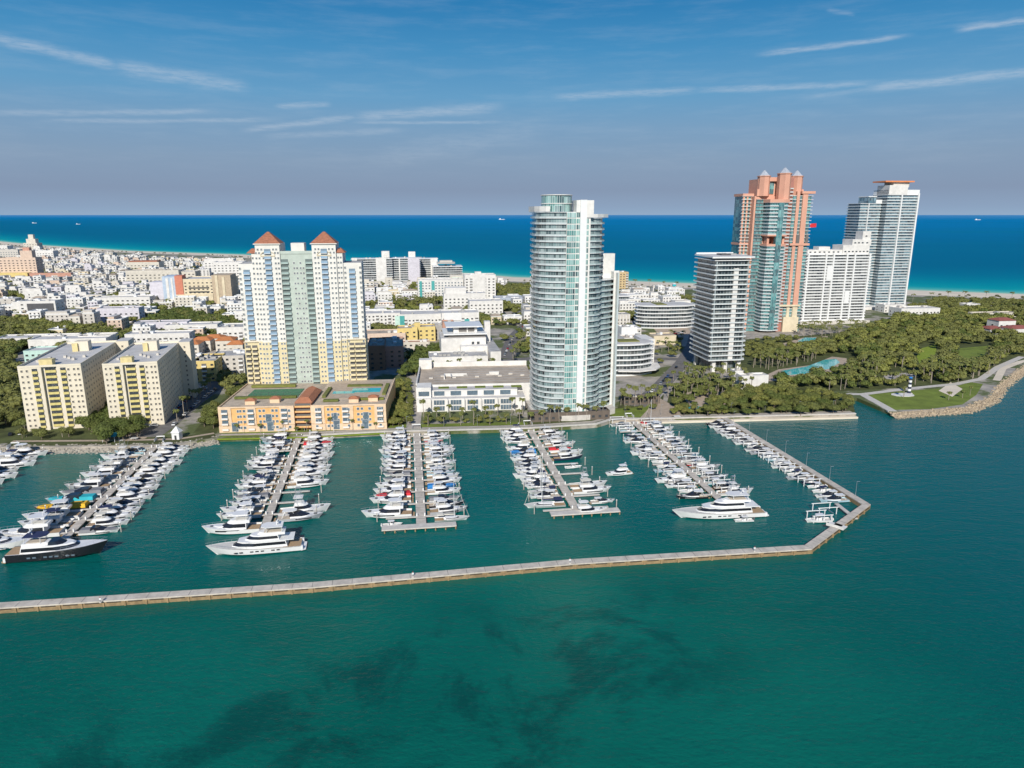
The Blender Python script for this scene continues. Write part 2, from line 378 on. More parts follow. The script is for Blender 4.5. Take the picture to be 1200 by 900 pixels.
# ocean: strips parallel to the beach, uv.y is the distance offshore
def water_mat(name, build):
    m = bpy.data.materials.new(name); m.use_nodes = True; t = NT(m.node_tree); b = t.n['Principled BSDF']; build(t, b); return m
def ocean(t, b):
    uv = t.new('ShaderNodeTexCoord').outputs['UV']; s = t.new('ShaderNodeSeparateXYZ'); t.link(uv, s.inputs[0])
    g = t.new('ShaderNodeNewGeometry').outputs['Position']
    nn = t.noise(t.mapping(g, (.0022, .0011, 1)), 1.0, 5, .6); nb = t.noise(t.mapping(g, (.0003, .0012, 1), (0, 0, R(-25))), 1.0, 3, .5)
    d = t.m('MAXIMUM', s.outputs[1], 1.0)
    d = t.m('MULTIPLY', d, t.m('ADD', .62, t.m('MULTIPLY', nn, .76)))
    lg = t.m('DIVIDE', t.m('LOGARITHM', d, 10.0), 4.6)
    c = t.ramp(lg, [(.20, lin(150, 195, 175)), (.30, lin(85, 180, 172)), (.39, lin(12, 156, 164)), (.47, lin(0, 140, 158)), (.54, lin(0, 119, 148)), (.60, lin(0, 107, 141)), (.69, lin(0, 109, 146)), (.78, lin(0, 117, 164)), (.87, lin(0, 124, 178)), (.965, lin(70, 142, 192))])
    c = t.mix(t.m('MULTIPLY', t.m('MULTIPLY', t.smooth(nb, .48, .66), .40), t.smooth(lg, .5, .62)), c, lin(0, 118, 146))
    t.link(c, b.inputs['Base Color']); b.inputs['Roughness'].default_value = .6; b.inputs['IOR'].default_value = 1.33; b.inputs['Specular IOR Level'].default_value = .02
    bp = t.new('ShaderNodeBump'); bp.inputs['Strength'].default_value = .6; bp.inputs['Distance'].default_value = 1.0
    t.link(t.noise(t.mapping(g, (.05, .12, 1)), 1.0, 4, .6), bp.inputs['Height']); t.link(bp.outputs[0], b.inputs['Normal'])
def sea(d): return [(x + d * .35, y + d * 1.05) for x, y in shore]
offs = [-60, 0, 25, 70, 150, 300, 600, 1200, 2500, 5000]
mb = MB()
for k in range(len(offs) - 1):
    A, B = sea(offs[k]), sea(offs[k + 1]); d0, d1 = max(0, offs[k]), offs[k + 1]
    for i in range(len(shore) - 1):
        mb.face([(*A[i], .02), (*A[i + 1], .02), (*B[i + 1], .02), (*B[i], .02)], 0, [(i, d0), (i + 1, d0), (i + 1, d1), (i, d1)])
B = sea(5000); FAR = [(-70000 + 140000 * i / (len(B) - 1), 90000) for i in range(len(B))]
for i in range(len(shore) - 1):
    mb.face([(*B[i], .02), (*B[i + 1], .02), (*FAR[i + 1], .02), (*FAR[i], .02)], 0, [(i, 5000), (i + 1, 5000), (i + 1, 60000), (i, 60000)])
struct(mb.obj('ocean', water_mat('ocean_water', ocean)))
def bay(t, b):
    g = t.new('ShaderNodeNewGeometry').outputs['Position']; s = t.new('ShaderNodeSeparateXYZ'); t.link(g, s.inputs[0])
    big = t.noise(g, .008, 3, .55); vo = t.new('ShaderNodeVectorMath', operation='ADD'); t.link(g, vo.inputs[0]); vo.inputs[1].default_value = (38, -14, 0); patch = t.noise(vo.outputs[0], .034, 8, .68, .5); fine = t.noise(g, .16, 4, .6)
    # outside the breakwater the bottom is shallow green with seagrass beds, the basin is dredged and bluer
    c = t.mix(t.smooth(big, .35, .65), (.002, .108, .080), (.004, .148, .108))
    basin = t.m('SUBTRACT', s.outputs[1], t.m('MULTIPLY', s.outputs[0], .17))
    c = t.mix(t.smooth(basin, 195, 235), c, t.mix(t.smooth(big, .35, .65), (.001, .108, .096), (.003, .138, .118)))
    right = t.smooth(t.m('ADD', s.outputs[0], t.m('MULTIPLY', s.outputs[1], .25)), 90, 230)
    c = t.mix(t.m('MULTIPLY', right, .85), c, (.001, .104, .108))
    beds = t.m('MULTIPLY', t.smooth(patch, .46, .60), t.m('SUBTRACT', 1.0, t.smooth(basin, 165, 200)))
    dl = t.m('ABSOLUTE', t.m('SUBTRACT', t.m('MULTIPLY', t.m('SUBTRACT', s.outputs[1], 122 + 45 * .61), .854), t.m('MULTIPLY', s.outputs[0], .521)))
    beds = t.m('MULTIPLY', beds, t.m('SUBTRACT', 1.0, t.m('MULTIPLY', t.smooth(dl, 18, 42), .75)))
    beds = t.m('MULTIPLY', beds, t.m('SUBTRACT', 1.0, t.m('MULTIPLY', t.smooth(s.outputs[0], 30, 70), .8)))
    c = t.mix(t.m('MULTIPLY', beds, .66), c, (.003, .050, .044))
    c = t.mix(t.m('MULTIPLY', t.smooth(fine, .5, .8), .16), c, (.004, .150, .12))
    rp = t.noise(t.mapping(g, (.55, 1.9, 1), (0, 0, R(14))), .8, 3, .7, .6)
    c = t.mix(t.m('MULTIPLY', t.smooth(rp, .56, .74), .22), c, (.012, .20, .155)); c = t.mix(t.m('MULTIPLY', t.m('SUBTRACT', 1.0, t.smooth(rp, .28, .44)), .30), c, (.001, .055, .05))  # ripple glints and dark troughs painted into the water colour
    t.link(c, b.inputs['Base Color']); b.inputs['Roughness'].default_value = .10; b.inputs['IOR'].default_value = 1.33; b.inputs['Specular IOR Level'].default_value = .26
    r1 = t.noise(t.mapping(g, (.9, 1.6, 1), (0, 0, R(20))), .55, 4, .65, .4); r2 = t.noise(t.mapping(g, (.5, 1.3, 1), (0, 0, R(-12))), .18, 3, .6)
    h = t.m('ADD', t.m('MULTIPLY', r1, .5), t.m('MULTIPLY', r2, 1.0))
    bp = t.new('ShaderNodeBump'); bp.inputs['Strength'].default_value = .6; bp.inputs['Distance'].default_value = .7
    t.link(h, bp.inputs['Height']); t.link(bp.outputs[0], b.inputs['Normal'])
mb = MB(); mb.face([(-9000, -2500, 0), (9000, -2500, 0), (9000, 700, 0), (-9000, 700, 0)])
struct(mb.obj('bay_water', water_mat('bay_water', bay)))
LV = [0]
def sheet(name, pts, m, z=None, thick=0):
    LV[0] += 1
    z = 2.03 + .004 * (LV[0] % 12) if z is None else z
    mb = MB(); area = sum(pts[i - 1][0] * pts[i][1] - pts[i][0] * pts[i - 1][1] for i in range(len(pts)))
    if area < 0: pts = pts[::-1]
    if thick: mb.prism(pts, z - thick, z)
    else: mb.face([(x, y, z) for x, y in pts])
    return struct(mb.obj(name, m))
def strip(pts, wid):
    return off(pts, wid / 2) + off(pts, -wid / 2)[::-1]
GP = lambda *a: [G(*p) for p in a]
# ---------------------------------------------------------------- towers
RAIL = mat('frosted_rail_glass', (.50, .56, .555), rough=.2, spec=.6, var=.06)
RAILG = mat('green_rail_glass', (.44, .54, .52), rough=.2, spec=.6, var=.06)
GL_MUR = glass('murano_glass', [(.12, .18, .185), (.04, .05, .055), (.28, .37, .365), (.18, .26, .26), (.44, .51, .50), (.06, .08, .08), (.36, .44, .43), (.22, .32, .32)], cw=1.7, ch=3.05)
GL_BRT = glass('bright_green_glass', [(.20, .38, .35), (.30, .50, .46), (.14, .32, .29), (.08, .17, .17), (.42, .58, .55), (.05, .08, .09)], cw=1.5, ch=3.05, mull=(.7, .75, .73), frame=.12)
GL_DRK = glass('dark_room_glass', [(.035, .045, .05), (.06, .075, .08), (.02, .025, .03), (.20, .21, .20), (.09, .12, .13)], cw=2.6, ch=3.4)
GL_TEAL = glass('teal_bay_glass', [(.05, .20, .21), (.09, .30, .30), (.03, .10, .12), (.20, .42, .41), (.05, .08, .09), (.06, .14, .16)], cw=1.6, ch=3.1, mull=(.5, .62, .6), frame=.12)
GL_BLUE = glass('blue_tower_glass', [(.08, .17, .22), (.16, .28, .34), (.04, .07, .09), (.28, .40, .44), (.05, .09, .12)], cw=2.2, ch=3.2)
def floors(root, poly, z0, nf, fh, over=1.3, slab=WHITE, gl=GL_MUR, rail=RAIL, th=.34, rh=1.0, names=('glass_band', 'floor_slab', 'balcony_rail'), gap=0.0):
    mg = MB(); mg.prism(poly, 0, fh - th, 0, bottom=False, top=False); mg = mg.mesh(names[0], gl)
    o1 = outline(poly, over); ms = MB(); ms.prism(o1, 0, th); ms = ms.mesh(names[1], slab)
    mr = None
    if rail:
        r = MB(); r1 = outline(poly, over - .06); r2 = outline(poly, over - .12)
        r.prism(r1, 0, rh, top=False, bottom=False); r.prism(r2, 0, rh, top=False, bottom=False); mr = r.mesh(names[2], rail)
    for k in range(nf):
        z = z0 + k * fh
        put(names[1], ms, root, (0, 0, z)); put(names[0], mg, root, (0, 0, z + th))
        if mr: put(names[2], mr, root, (0, 0, z + th))
    put(names[1], ms, root, (0, 0, z0 + nf * fh))
def tblock(root, name, poly, z0, z1, m, mt=None): mb = MB(); mb.prism(poly, z0, z1, 0, 1 if mt else 0); return mb.obj(name, [m, mt] if mt else m, root)
def rect(x0, x1, y0, y1): return [(x0, y0), (x1, y0), (x1, y1), (x0, y1)]
def arc(cx, cy, r, a0, a1, n=10, ry=None):
    ry = ry or r
    return [(cx + r * math.cos(R(a0 + (a1 - a0) * i / n)), cy + ry * math.sin(R(a0 + (a1 - a0) * i / n))) for i in range(n + 1)]
def wtpl(wd=1.5, ht=1.5, depth=.12, sill=False):
    "window: light frame, pane set back inside it"
    mb = MB(); x = wd / 2; f = .12
    mb.box(-x, -x + f, -depth, 0.05, 0, ht, 0); mb.box(x - f, x, -depth, 0.05, 0, ht, 0); mb.box(-x + f, x - f, -depth, .05, 0, f, 0); mb.box(-x + f, x - f, -depth, .05, ht - f, ht, 0)
    mb.face([(-x + f, -.03, f), (x - f, -.03, f), (x - f, -.03, ht - f), (-x + f, -.03, ht - f)], 1)
    return mb
def btpl(wd=3.0, ht=2.6, out=1.3, rh=1.0):
    "balcony: flat back face darkened for recess shade, slab, solid front and cheeks"
    mb = MB(); x = wd / 2
    mb.box(-x, x, -out, 0, -.25, 0, 0); mb.box(-x, x, -out, -out + .12, 0, rh, 1); mb.box(-x, -x + .12, -out + .12, 0, 0, rh, 1); mb.box(x - .12, x, -out + .12, 0, 0, rh, 1)
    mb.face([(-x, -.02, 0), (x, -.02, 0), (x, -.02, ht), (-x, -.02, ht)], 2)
    return mb
def root_at(name, label, cat, xy, z=2.0, group=None, rot=TH): return thing(name, label, cat, (xy[0], xy[1], z), rot, group)

# --- round-shouldered green glass tower (front centre)
def murano():
    o = (35.0, 368.0); r = root_at('apartment_tower', 'tall curved green glass tower with a white vertical stripe, standing at the quay', 'tower', o); r.scale = (.94, 1, .965)
    left = [(-21.5, 26)] + [(-23.0, 14), (-22.6, 8), (-20.8, 3.4), (-17.6, .2), (-13.0, -2.0), (-8.4, -3.0), (-5.5, -3.2)] + [(3.4, -3.2), (3.4, 26)]
    floors(r, left, 3, 36, 3.05, over=1.0, gl=GL_MUR, rail=RAIL, th=.26, rh=.8)
    right = [(4.0, 26), (4.0, -3.0), (8.5, -2.6), (12.5, -1.0), (16.0, 2.0), (18.4, 6.4), (19.4, 12), (19.4, 26)]
    floors(r, right, 3, 35, 3.05, over=1.0, gl=GL_MUR, rail=RAILG, th=.26, rh=.8)
    outer = [(17.0, 24), (18.2, 6.5), (20.4, 8.4), (23.0, 13.0), (23.4, 24)]
    floors(r, outer, 3, 24, 3.05, over=.8, gl=GL_MUR, rail=RAILG, th=.26, rh=.8, names=('wing_glass_band', 'wing_floor_slab', 'wing_rail'))
    tblock(r, 'podium', [(-25, 28), (-25, 4), (-16, -5), (0, -7), (12, -6), (24, 4), (26, 28)], 0, 3, LGREY)
    g = MB(); g.box(-5.6, .6, -4.9, -2.5, 0, 3.05 * 36); g2 = MB()
    pane = MB(); pane.face([(-5.5, -5.0, .45), (.5, -5.0, .45), (.5, -5.0, 3.0), (-5.5, -5.0, 3.0)], 0, [(0, 0), (6, 0), (6, 2.6), (0, 2.6)])
    pm = pane.mesh('bay_window', GL_BRT); g.obj('bay_wall', W, r, loc=(0, 0, 3))
    for k in range(36): put('bay_window', pm, r, (0, -.03, 3 + 3.05 * k))
    side = MB(); side.box(.6, 3.2, -4.7, -2.5, .35, 3.0); sm = MB(); sm.box(.75, 3.05, -4.74, -4.72, .5, 2.9, 0)
    tblock(r, 'side_wall', rect(.62, 3.3, -4.6, -2.4), 3, 3 + 3.05 * 36, W); tblock(r, 'side_wall', rect(6.0, 9.0, -4.4, -1.8), 3, 3 + 3.05 * 35, W)
    a = MB(); a.face([(.85, -4.63, .5), (3.0, -4.63, .5), (3.0, -4.63, 2.9), (.85, -4.63, 2.9)], 0, [(0, 0), (2.4, 0), (2.4, 2.4), (0, 2.4)]); am = a.mesh('stair_window', GL_BRT)
    for k in range(36): put('stair_window', am, r, (0, -.03, 3 + 3.05 * k))
    for k in range(35): put('stair_window', am, r, (5.4, .17, 3 + 3.05 * k))
    tblock(r, 'white_fin', rect(3.0, 6.6, -5.8, 20), 0, 119.2, WHITE)
    tblock(r, 'crown_wall', [(0.6, -4.9), (3.3, -4.9), (3.3, 0), (0.6, 0)], 3 + 3.05 * 36, 119, W); tblock(r, 'crown_wall', rect(6.0, 10.5, -4.6, 18), 110.2, 119, W)
    tblock(r, 'left_parapet', [(-24, 25), (-24, 8), (-21.8, 3), (-18.4, -1), (-16, -2), (-16, 4), (-20, 8), (-20, 25)], 113.2, 116.0, W)
    tblock(r, 'right_roof_edge', [(10.5, -2.5), (13.5, -1.5), (17.5, 1.5), (20.4, 6), (20.6, 18), (10.5, 18)], 110.2, 112.0, W)
    drum = arc(-9.0, 8.5, 10.0, 180, 540, 28)[:-1]
    for k, z in enumerate((113.2, 117.6)):
        mb = MB(); mb.prism(drum, 0, 4.0, top=False, bottom=False); mb.obj('drum_glass', GL_BRT, r, loc=(0, 0, z))
        mb = MB(); mb.prism(outline(drum, .5), 0, .4); mb.obj('drum_ring', W, r, loc=(0, 0, z + 4.0))
    tblock(r, 'end_fin', rect(20.0, 25.2, 22, 26), 0, 90, W); tblock(r, 'end_fin', rect(24.2, 24.7, 9, 22), 0, 80, RAIL); tblock(r, 'end_fin', rect(23.6, 25.2, 12.6, 13.2), 0, 81, W)
murano()
def refit():
    "the white fin stands left of the middle, the low outer wing reaches further right"
    ks = [(-60, -60), (-24, -24), (3, -1.5), (6.6, 2.1), (19.4, 15.4), (25.2, 27.2), (60, 62)]
    def fx(x):
        for (a, b), (c, d) in zip(ks, ks[1:]):
            if x <= c: return b + (x - a) * (d - b) / (c - a)
    r = [o for o in bpy.data.objects if o.name == 'apartment_tower'][0]; done = set()
    for o in r.children:
        if o.location[0] > 1: o.location[0] = fx(6.25) - fx(.85)
        if o.data.name in done: continue
        done.add(o.data.name)
        for v in o.data.vertices: v.co.x = fx(v.co.x)
refit()

# --- twin-turret apartment tower with pyramid roofs
def yacht_club():
    o = grid(-28 * 0, 0, (-119, 398)); r = root_at('apartment_tower', 'wide cream and sage tower with two red pyramid roofs and blue balcony columns', 'tower', o); r.scale = (.97, 1, .965)
    zt = 31
    def seg(nm, x0, x1, y0, y1, z0, z1, m, mt=ROOFG): return tblock(r, nm, rect(x0, x1, y0, y1), z0, z1, m, mt)
    UP = mat('ivory_stucco', (.76, .735, .67), scale=.2, dirt=.1, var=.06); LO = mat('buttery_stucco', (.72, .62, .38), scale=.2, dirt=.1, var=.06)
    for (x0, x1, y0, zt2, m_) in [(-35, -27.0, 2.0, 84, UP), (-27.0, -24.5, 1.2, 90, UP), (-24.5, -11.0, 0, 95, UP), (-11.0, 7.0, .8, 89.5, SAGE), (7.0, 20.5, 0, 95, UP), (20.5, 24.0, 1.2, 90, UP), (24.0, 34.5, 2.0, 84, UP)]:
        seg('wall', x0, x1, y0, 22 if zt2 < 95 else 20, 38, zt2, m_)
        seg('lower_wall', x0 - (.35 if x0 < -30 else 0), x1 + (.35 if x1 > 30 else 0), y0 - .25, 22.2, 0, 38, SAGE if m_ is SAGE else LO)
    seg('lift_housing', -5.5, 2.0, 6, 14, 89.5, 95.5, UP)
    for x in (-17.75, 13.75):
        mb = MB(); mb.prism(rect(x - 7.5, x + 7.5, -.8, 14.2), 95, 95.5, 0); mb.prism(rect(x - 7.4, x + 7.4, -.7, 14.1), 95.5, 102.0, 1, poly2=rect(x - .5, x + .5, 6.2, 7.2)); mb.obj('pyramid_roof', [UP, TILE], r)
        a = MB(); a.prism([(x - 4, -.35), (x + 4, -.35), (x + 4, -.05), (x - 4, -.05)], 88.2, 88.8); 
        pts = [(x + 4 * math.cos(R(t)), 88.5 + 2.6 * math.sin(R(t))) for t in range(0, 181, 20)]
        for p, q in zip(pts, pts[1:]): a.tube((p[0], -.25, p[1]), (q[0], -.25, q[1]), .22, 4)
        a.obj('arch_moulding', CREAM, r)
    for x in (-26.5, 22.5):
        mb = MB(); mb.prism(rect(x - 3.2, x + 3.2, .6, 12), 90, 92.6, 0, poly2=rect(x - .6, x + .6, 4, 6)); mb.obj('hip_roof', TILE, r)
    seg('cornice', -35.6, 35.1, 1.0, 2.6, 38.0, 38.5, CREAM, CREAM)
    wt = wtpl(1.2, 1.3); sp = []
    H3 = 2.95
    for k in range(2, 31):
        z = 1.0 + k * H3
        cols = [(-26.3, 1.2), (-24.9 + .8, 0), (-22.4, 0), (-20.2, 0), (-13.6, 0), (-12.0, 0), (8.6, 0), (10.4, 0), (17.4, 0), (19.4, 0), (21.5, 1.2), (23.0, 1.2)]
        for (x, y) in cols:
            if y == 1.2 and z > 87: continue
            sp.append((x, y - (.25 if z < 36.5 else 0) - .02, z))
        for x in (-35 + .8, 33.7, 25.0): 
            if z < 81: sp.append((x, 2.0 - .3, z))
        if z < 86:
            for x in (-3.6, -2.0, .0, 1.6): 
                if (k * 7 + int(x * 3)) % 5: sp.append((x, .8 - (.25 if z < 36.5 else 0) - .02, z))
    for x in (-23, -21, -14.5, -12.8, 9, 10.8, 16.7, 18.7): sp.append((x, -.02, 91.5))
    for k in range(2, 28):                      # the shaded end wall
        for y in (5, 9, 13, 17): sp.append((34.55 if k > 12 else 34.9, y, 1 + k * H3, math.pi / 2))
        for y in (5, 12, 17): sp.append((-35.05 if k > 12 else -35.4, y, 1 + k * H3, -math.pi / 2))
    parts('window', wt, [UP, mat('soft_grey_window', (.21, .235, .255), rough=.2, spec=.7, var=.3)], sp, r, 100, 'windows')
    b1 = btpl(3.6, 2.5, 1.0, 1.35); sp = []
    for k in range(0, 31):
        z = 1.4 + k * H3
        for x, y in ((-17.75, 0), (13.75, 0)): sp.append((x, y - (.25 if z < 37 else 0), z))
        if z < 80 and z > 38:
            for x in (-30.5, 29.0): sp.append((x, 2.0, z))
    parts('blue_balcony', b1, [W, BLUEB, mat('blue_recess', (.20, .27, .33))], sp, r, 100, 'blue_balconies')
    b2 = btpl(4.0, 2.5, 1.1); sp = []
    for k in range(0, 29):
        z = 1.4 + k * H3
        for x in (-8.8, 4.8): sp.append((x, .8 - (.25 if z < 37 else 0), z))
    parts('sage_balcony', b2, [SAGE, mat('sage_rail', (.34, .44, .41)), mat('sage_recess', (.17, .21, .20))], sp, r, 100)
    b3 = btpl(3.0, 2.3, 1.5); sp = []
    for k in range(0, 12):
        for x in (-33.4, -29.6, 26.6, 30.0, 33.1): sp.append((x, 1.75, 1.4 + k * H3))
    parts('cream_balcony', b3, [LO, LO, SHADEB], sp, r, 100)
    seg('roof_parapet', -11, 7, .5, .9, 89.5, 91.2, SAGE, SAGE)
yacht_club()

# --- pink tower with three turrets
def portofino():
    o = (242, 651); r = root_at('apartment_tower', 'salmon pink tower with three silver topped turrets and teal glass bays', 'tower', o, rot=R(5)); r.scale = (.78, 1, 1)
    gl = GL_TEAL
    # wings of glass, pink piers between them
    def bay(x0, x1, y0, y1, z0, z1, fh=3.1, g_=gl, nm=('window_band', 'sill_band'), sl=PINK, out=0.25):
        n = int((z1 - z0) / fh); a = MB(); a.prism(rect(x0, x1, y0, y1), 0, fh - .5, top=False, bottom=False); a = a.mesh(nm[0], g_)
        s = MB(); s.prism(rect(x0 - .0, x1 + .0, y0 - out, y1), 0, .5); s = s.mesh(nm[1], sl)
        for k in range(n): put(nm[1], s, r, (0, 0, z0 + k * fh)); put(nm[0], a, r, (0, 0, z0 + k * fh + .5))
    P_ = lambda nm, x0, x1, y0, y1, z0, z1, m=PINK: tblock(r, nm, rect(x0, x1, y0, y1), z0, z1, m)
    P_('core', -26, 30, 10, 34, 0, 124, PINK)
    P_('recess_glass', -24, -14.4, 9.4, 9.98, 0, 121, gl); P_('recess_glass', -14.3, -13.9, 8, 34, 0, 110, gl)
    rs = MB(); rs.box(-24, -14.4, 8.4, 9.4, 0, .4); rs = rs.mesh('recess_slab', GREY)
    for k in range(39): put('recess_slab', rs, r, (0, 0, 3 + 3.1 * k))
    # front glass bay (bowed) : below and above the open sky lobby
    bow = [(-14, 8)] + [(-12.5 + 21.0 * i / 8, -2.4 * math.sin(math.pi * i / 8) - 1.0) for i in range(9)] + [(9.5, 8)]
    floors(r, bow, 2, 25, 3.1, over=1.1, slab=WHITE, gl=gl, rail=RAIL, rh=.8, names=('bay_glass', 'bay_slab', 'bay_rail'))
    floors(r, bow, 90, 9, 3.1, over=1.1, slab=WHITE, gl=gl, rail=RAIL, rh=.8, names=('bay_glass', 'bay_slab', 'bay_rail'))
    P_('sky_lobby_pier', -12, -9.5, 1, 8, 79.8, 90); P_('sky_lobby_pier', -3, 0, 1, 8, 79.8, 90); P_('sky_lobby_pier', 6.5, 9, 1, 8, 79.8, 90)
    tblock(r, 'lobby_band', outline(bow, 1.2), 79.8, 81.6, PINK); tblock(r, 'lobby_band', outline(bow, 1.2), 88.6, 89.9, PINK)
    tblock(r, 'bay_parapet', outline(bow, 1.3), 118.2, 121.0, PINK)
    P_('teal_strip', -4.6, 2.0, -4.6, 0, 3, 118.0, gl)
    # left wing, set back
    P_('left_wing', -36, -15, 18, 36, 0, 124, gl); 
    for x in (-35, -30.5, -25.5, -20): P_('pier', x - .9, x + .9, 16.8, 20, 0, 124)
    bs = MB(); bs.box(-37.5, -15, 16.0, 18, 0, .45); bs = bs.mesh('wing_slab', W)
    for k in range(40): put('wing_slab', bs, r, (0, 0, 3 + 3.1 * k))
    P_('wing_lobby', -36.8, -16, 16.4, 36.4, 80, 82); P_('wing_cap', -37, -15, 16, 37, 124, 126.4); P_('wing_lobby_recess_shade', -34, -31, 16.7, 17.5, 82, 89, SHADEB); P_('wing_lobby_recess_shade', -29, -26, 16.7, 17.5, 82, 89, SHADEB)  # lobby recesses are solid boxes, coloured dark as shade
    # right side: balcony slot, glass, pier, glass, wide pier, glass balconies
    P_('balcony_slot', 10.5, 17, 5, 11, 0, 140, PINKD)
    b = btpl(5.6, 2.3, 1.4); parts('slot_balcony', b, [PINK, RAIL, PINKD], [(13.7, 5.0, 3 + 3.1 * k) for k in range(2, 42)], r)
    P_('glass_column', 17, 21, 4.2, 11, 0, 124, gl); P_('pier', 21, 24.5, 3.0, 11, 24, 128); P_('lower_pier', 21, 24.5, 3.0, 11, 0, 24, CREAM); P_('glass_column', 24.5, 28, 4.2, 11, 0, 124, gl)
    P_('wide_pier', 28, 34, 2.4, 12, 24, 126); P_('lower_pier', 28, 34, 2.4, 12, 0, 24, CREAM); P_('glass_column', 34, 39.5, 4.4, 20, 0, 124, gl)
    bs = MB(); bs.box(34.0, 41.2, 3.2, 20, 0, .4); bs = bs.mesh('corner_slab', W); b2 = MB(); b2.box(17, 20.9, 3.6, 4.2, 0, .5); b2 = b2.mesh('spandrel', W)
    for k in range(40): put('corner_slab', bs, r, (0, 0, 3 + 3.1 * k)); put('spandrel', b2, r, (0, 0, 3 + 3.1 * k)); put('spandrel', b2, r, (7.3, 0, 3 + 3.1 * k))
    P_('right_cap', 26, 42, 1.6, 22, 126, 128.2); P_('lobby_band', 17, 41, 1.9, 4, 80, 82); P_('lobby_recess_shade', 24.2, 28.3, 2.2, 3.4, 82, 90, SHADEB); P_('lobby_recess_shade', 36, 39.4, 3.0, 4.3, 82, 90, SHADEB)  # recess boxes here carry their shade as dark colour too
    P_('base_wall', 17, 36, 1.6, 8, 0, 14, CREAM); P_('base_band', 10, 36, 1.2, 3, 24, 25.6, CREAM)
    # the stepped head with three turrets
    P_('head_block', -22, 30, 12, 32, 124, 139); P_('head_glass', -9.5, -3, 11.2, 12.4, 126, 137, gl); P_('head_glass', 11.5, 18, 11.2, 12.4, 124, 137, gl); P_('head_glass', -16, -13, 11.2, 12.2, 124, 134, gl); P_('head_glass', 21.0, 23.6, 11.2, 12.2, 124, 134, gl)
    P_('head_shoulder', -24, -10, 9, 13, 124, 130); P_('head_shoulder', 20, 32, 9, 13, 124, 130)
    P_('bridge', -12, -1, 8.5, 12.5, 137, 140.5); P_('bridge', 10, 21, 8.5, 12.5, 137, 140.5)
    SIL = mat('silver_roof', (.62, .64, .66), rough=.35, metal=.3)
    for x, y, rr, z0, z1 in ((-15.5, 12, 6.8, 124, 141.0), (4.8, 5, 7.4, 118, 143.0), (24, 12, 6.8, 124, 141.0)):
        oc = arc(x, y, rr, 22.5, 382.5, 8)[:-1]; mb = MB(); mb.prism(oc, z0, z1, 0); mb.prism(outline(oc, .6), z1, z1 + .8, 0); t_ = mb.obj('turret', PINK, r)
        mb = MB(); mb.prism(oc, z1 + .8, z1 + 5.6, poly2=[(x + (a - x) * .12, y + (b_ - y) * .12) for a, b_ in oc]); mb.obj('turret_roof', SIL, t_)
        mb = MB(); mb.tube((x, y, z1 + 5), (x, y, z1 + 7), .15); mb.obj('finial', METAL, t_)
    f = MB(); f.face([(0, 0, 0), (7, -1, .4), (7, -1, 3.9), (0, 0, 3.5)]); f.face([(0, .05, 3.5), (7, -.95, 3.9), (7, -.95, .4), (0, .05, 0)])
    fl = f.obj('banner', CANV_R, r, loc=(42, 6, 96))
portofino()

# --- white slab tower, stepped top
def south_tower():
    o = (326, 708); r = root_at('apartment_tower', 'white slab tower of horizontal bands with stepped penthouses, right of the pink tower', 'tower', o)
    gl = glass('white_slab_glass', [(.07, .08, .085), (.16, .17, .17), (.04, .045, .05), (.42, .42, .40), (.10, .11, .11)], cw=3.0, ch=2.8)
    floors(r, rect(-34, 34, 0, 20), 3, 23, 2.85, over=1.2, slab=WHITE, gl=gl, rail=WHITE, th=.45, rh=.75)
    tblock(r, 'podium', rect(-38, 38, -6, 24), 0, 3, LGREY)
    for x in (-33, -14, -6, 8.5, 17, 33.2): tblock(r, 'white_pier', rect(x - .8, x + .8, -1.5, 0.4), 3, 70, WHITE)
    tblock(r, 'blank_wall', rect(-12, -6, -1.45, .3), 44, 58, WHITE); tblock(r, 'blank_wall', rect(10, 15, -1.45, .3), 20, 33, WHITE)
    tblock(r, 'penthouse', rect(-33, 6, 2, 18), 69, 73.5, W); tblock(r, 'penthouse', rect(4, 33, 1, 19), 69, 78, W); tblock(r, 'penthouse', rect(14, 34.5, 1.5, 18), 78, 83.5, W); tblock(r, 'lift_tower', rect(25, 34, 2.5, 14), 83.5, 91.5, W); tblock(r, 'penthouse', rect(-20, -8, 4, 14), 73.5, 76.5, W)
    sp = [(x, 1 - .03, 71.0) for x in range(7, 32, 4)] + [(x, 2 - .03, 70.6) for x in range(-30, 4, 5)] + [(x, 1.47, 79.5) for x in (17, 21, 25, 30)] + [(29, 2.47, 86)]
    parts('window', wtpl(2.4, 1.5), [WHITE, DARKW], sp, r)
south_tower()

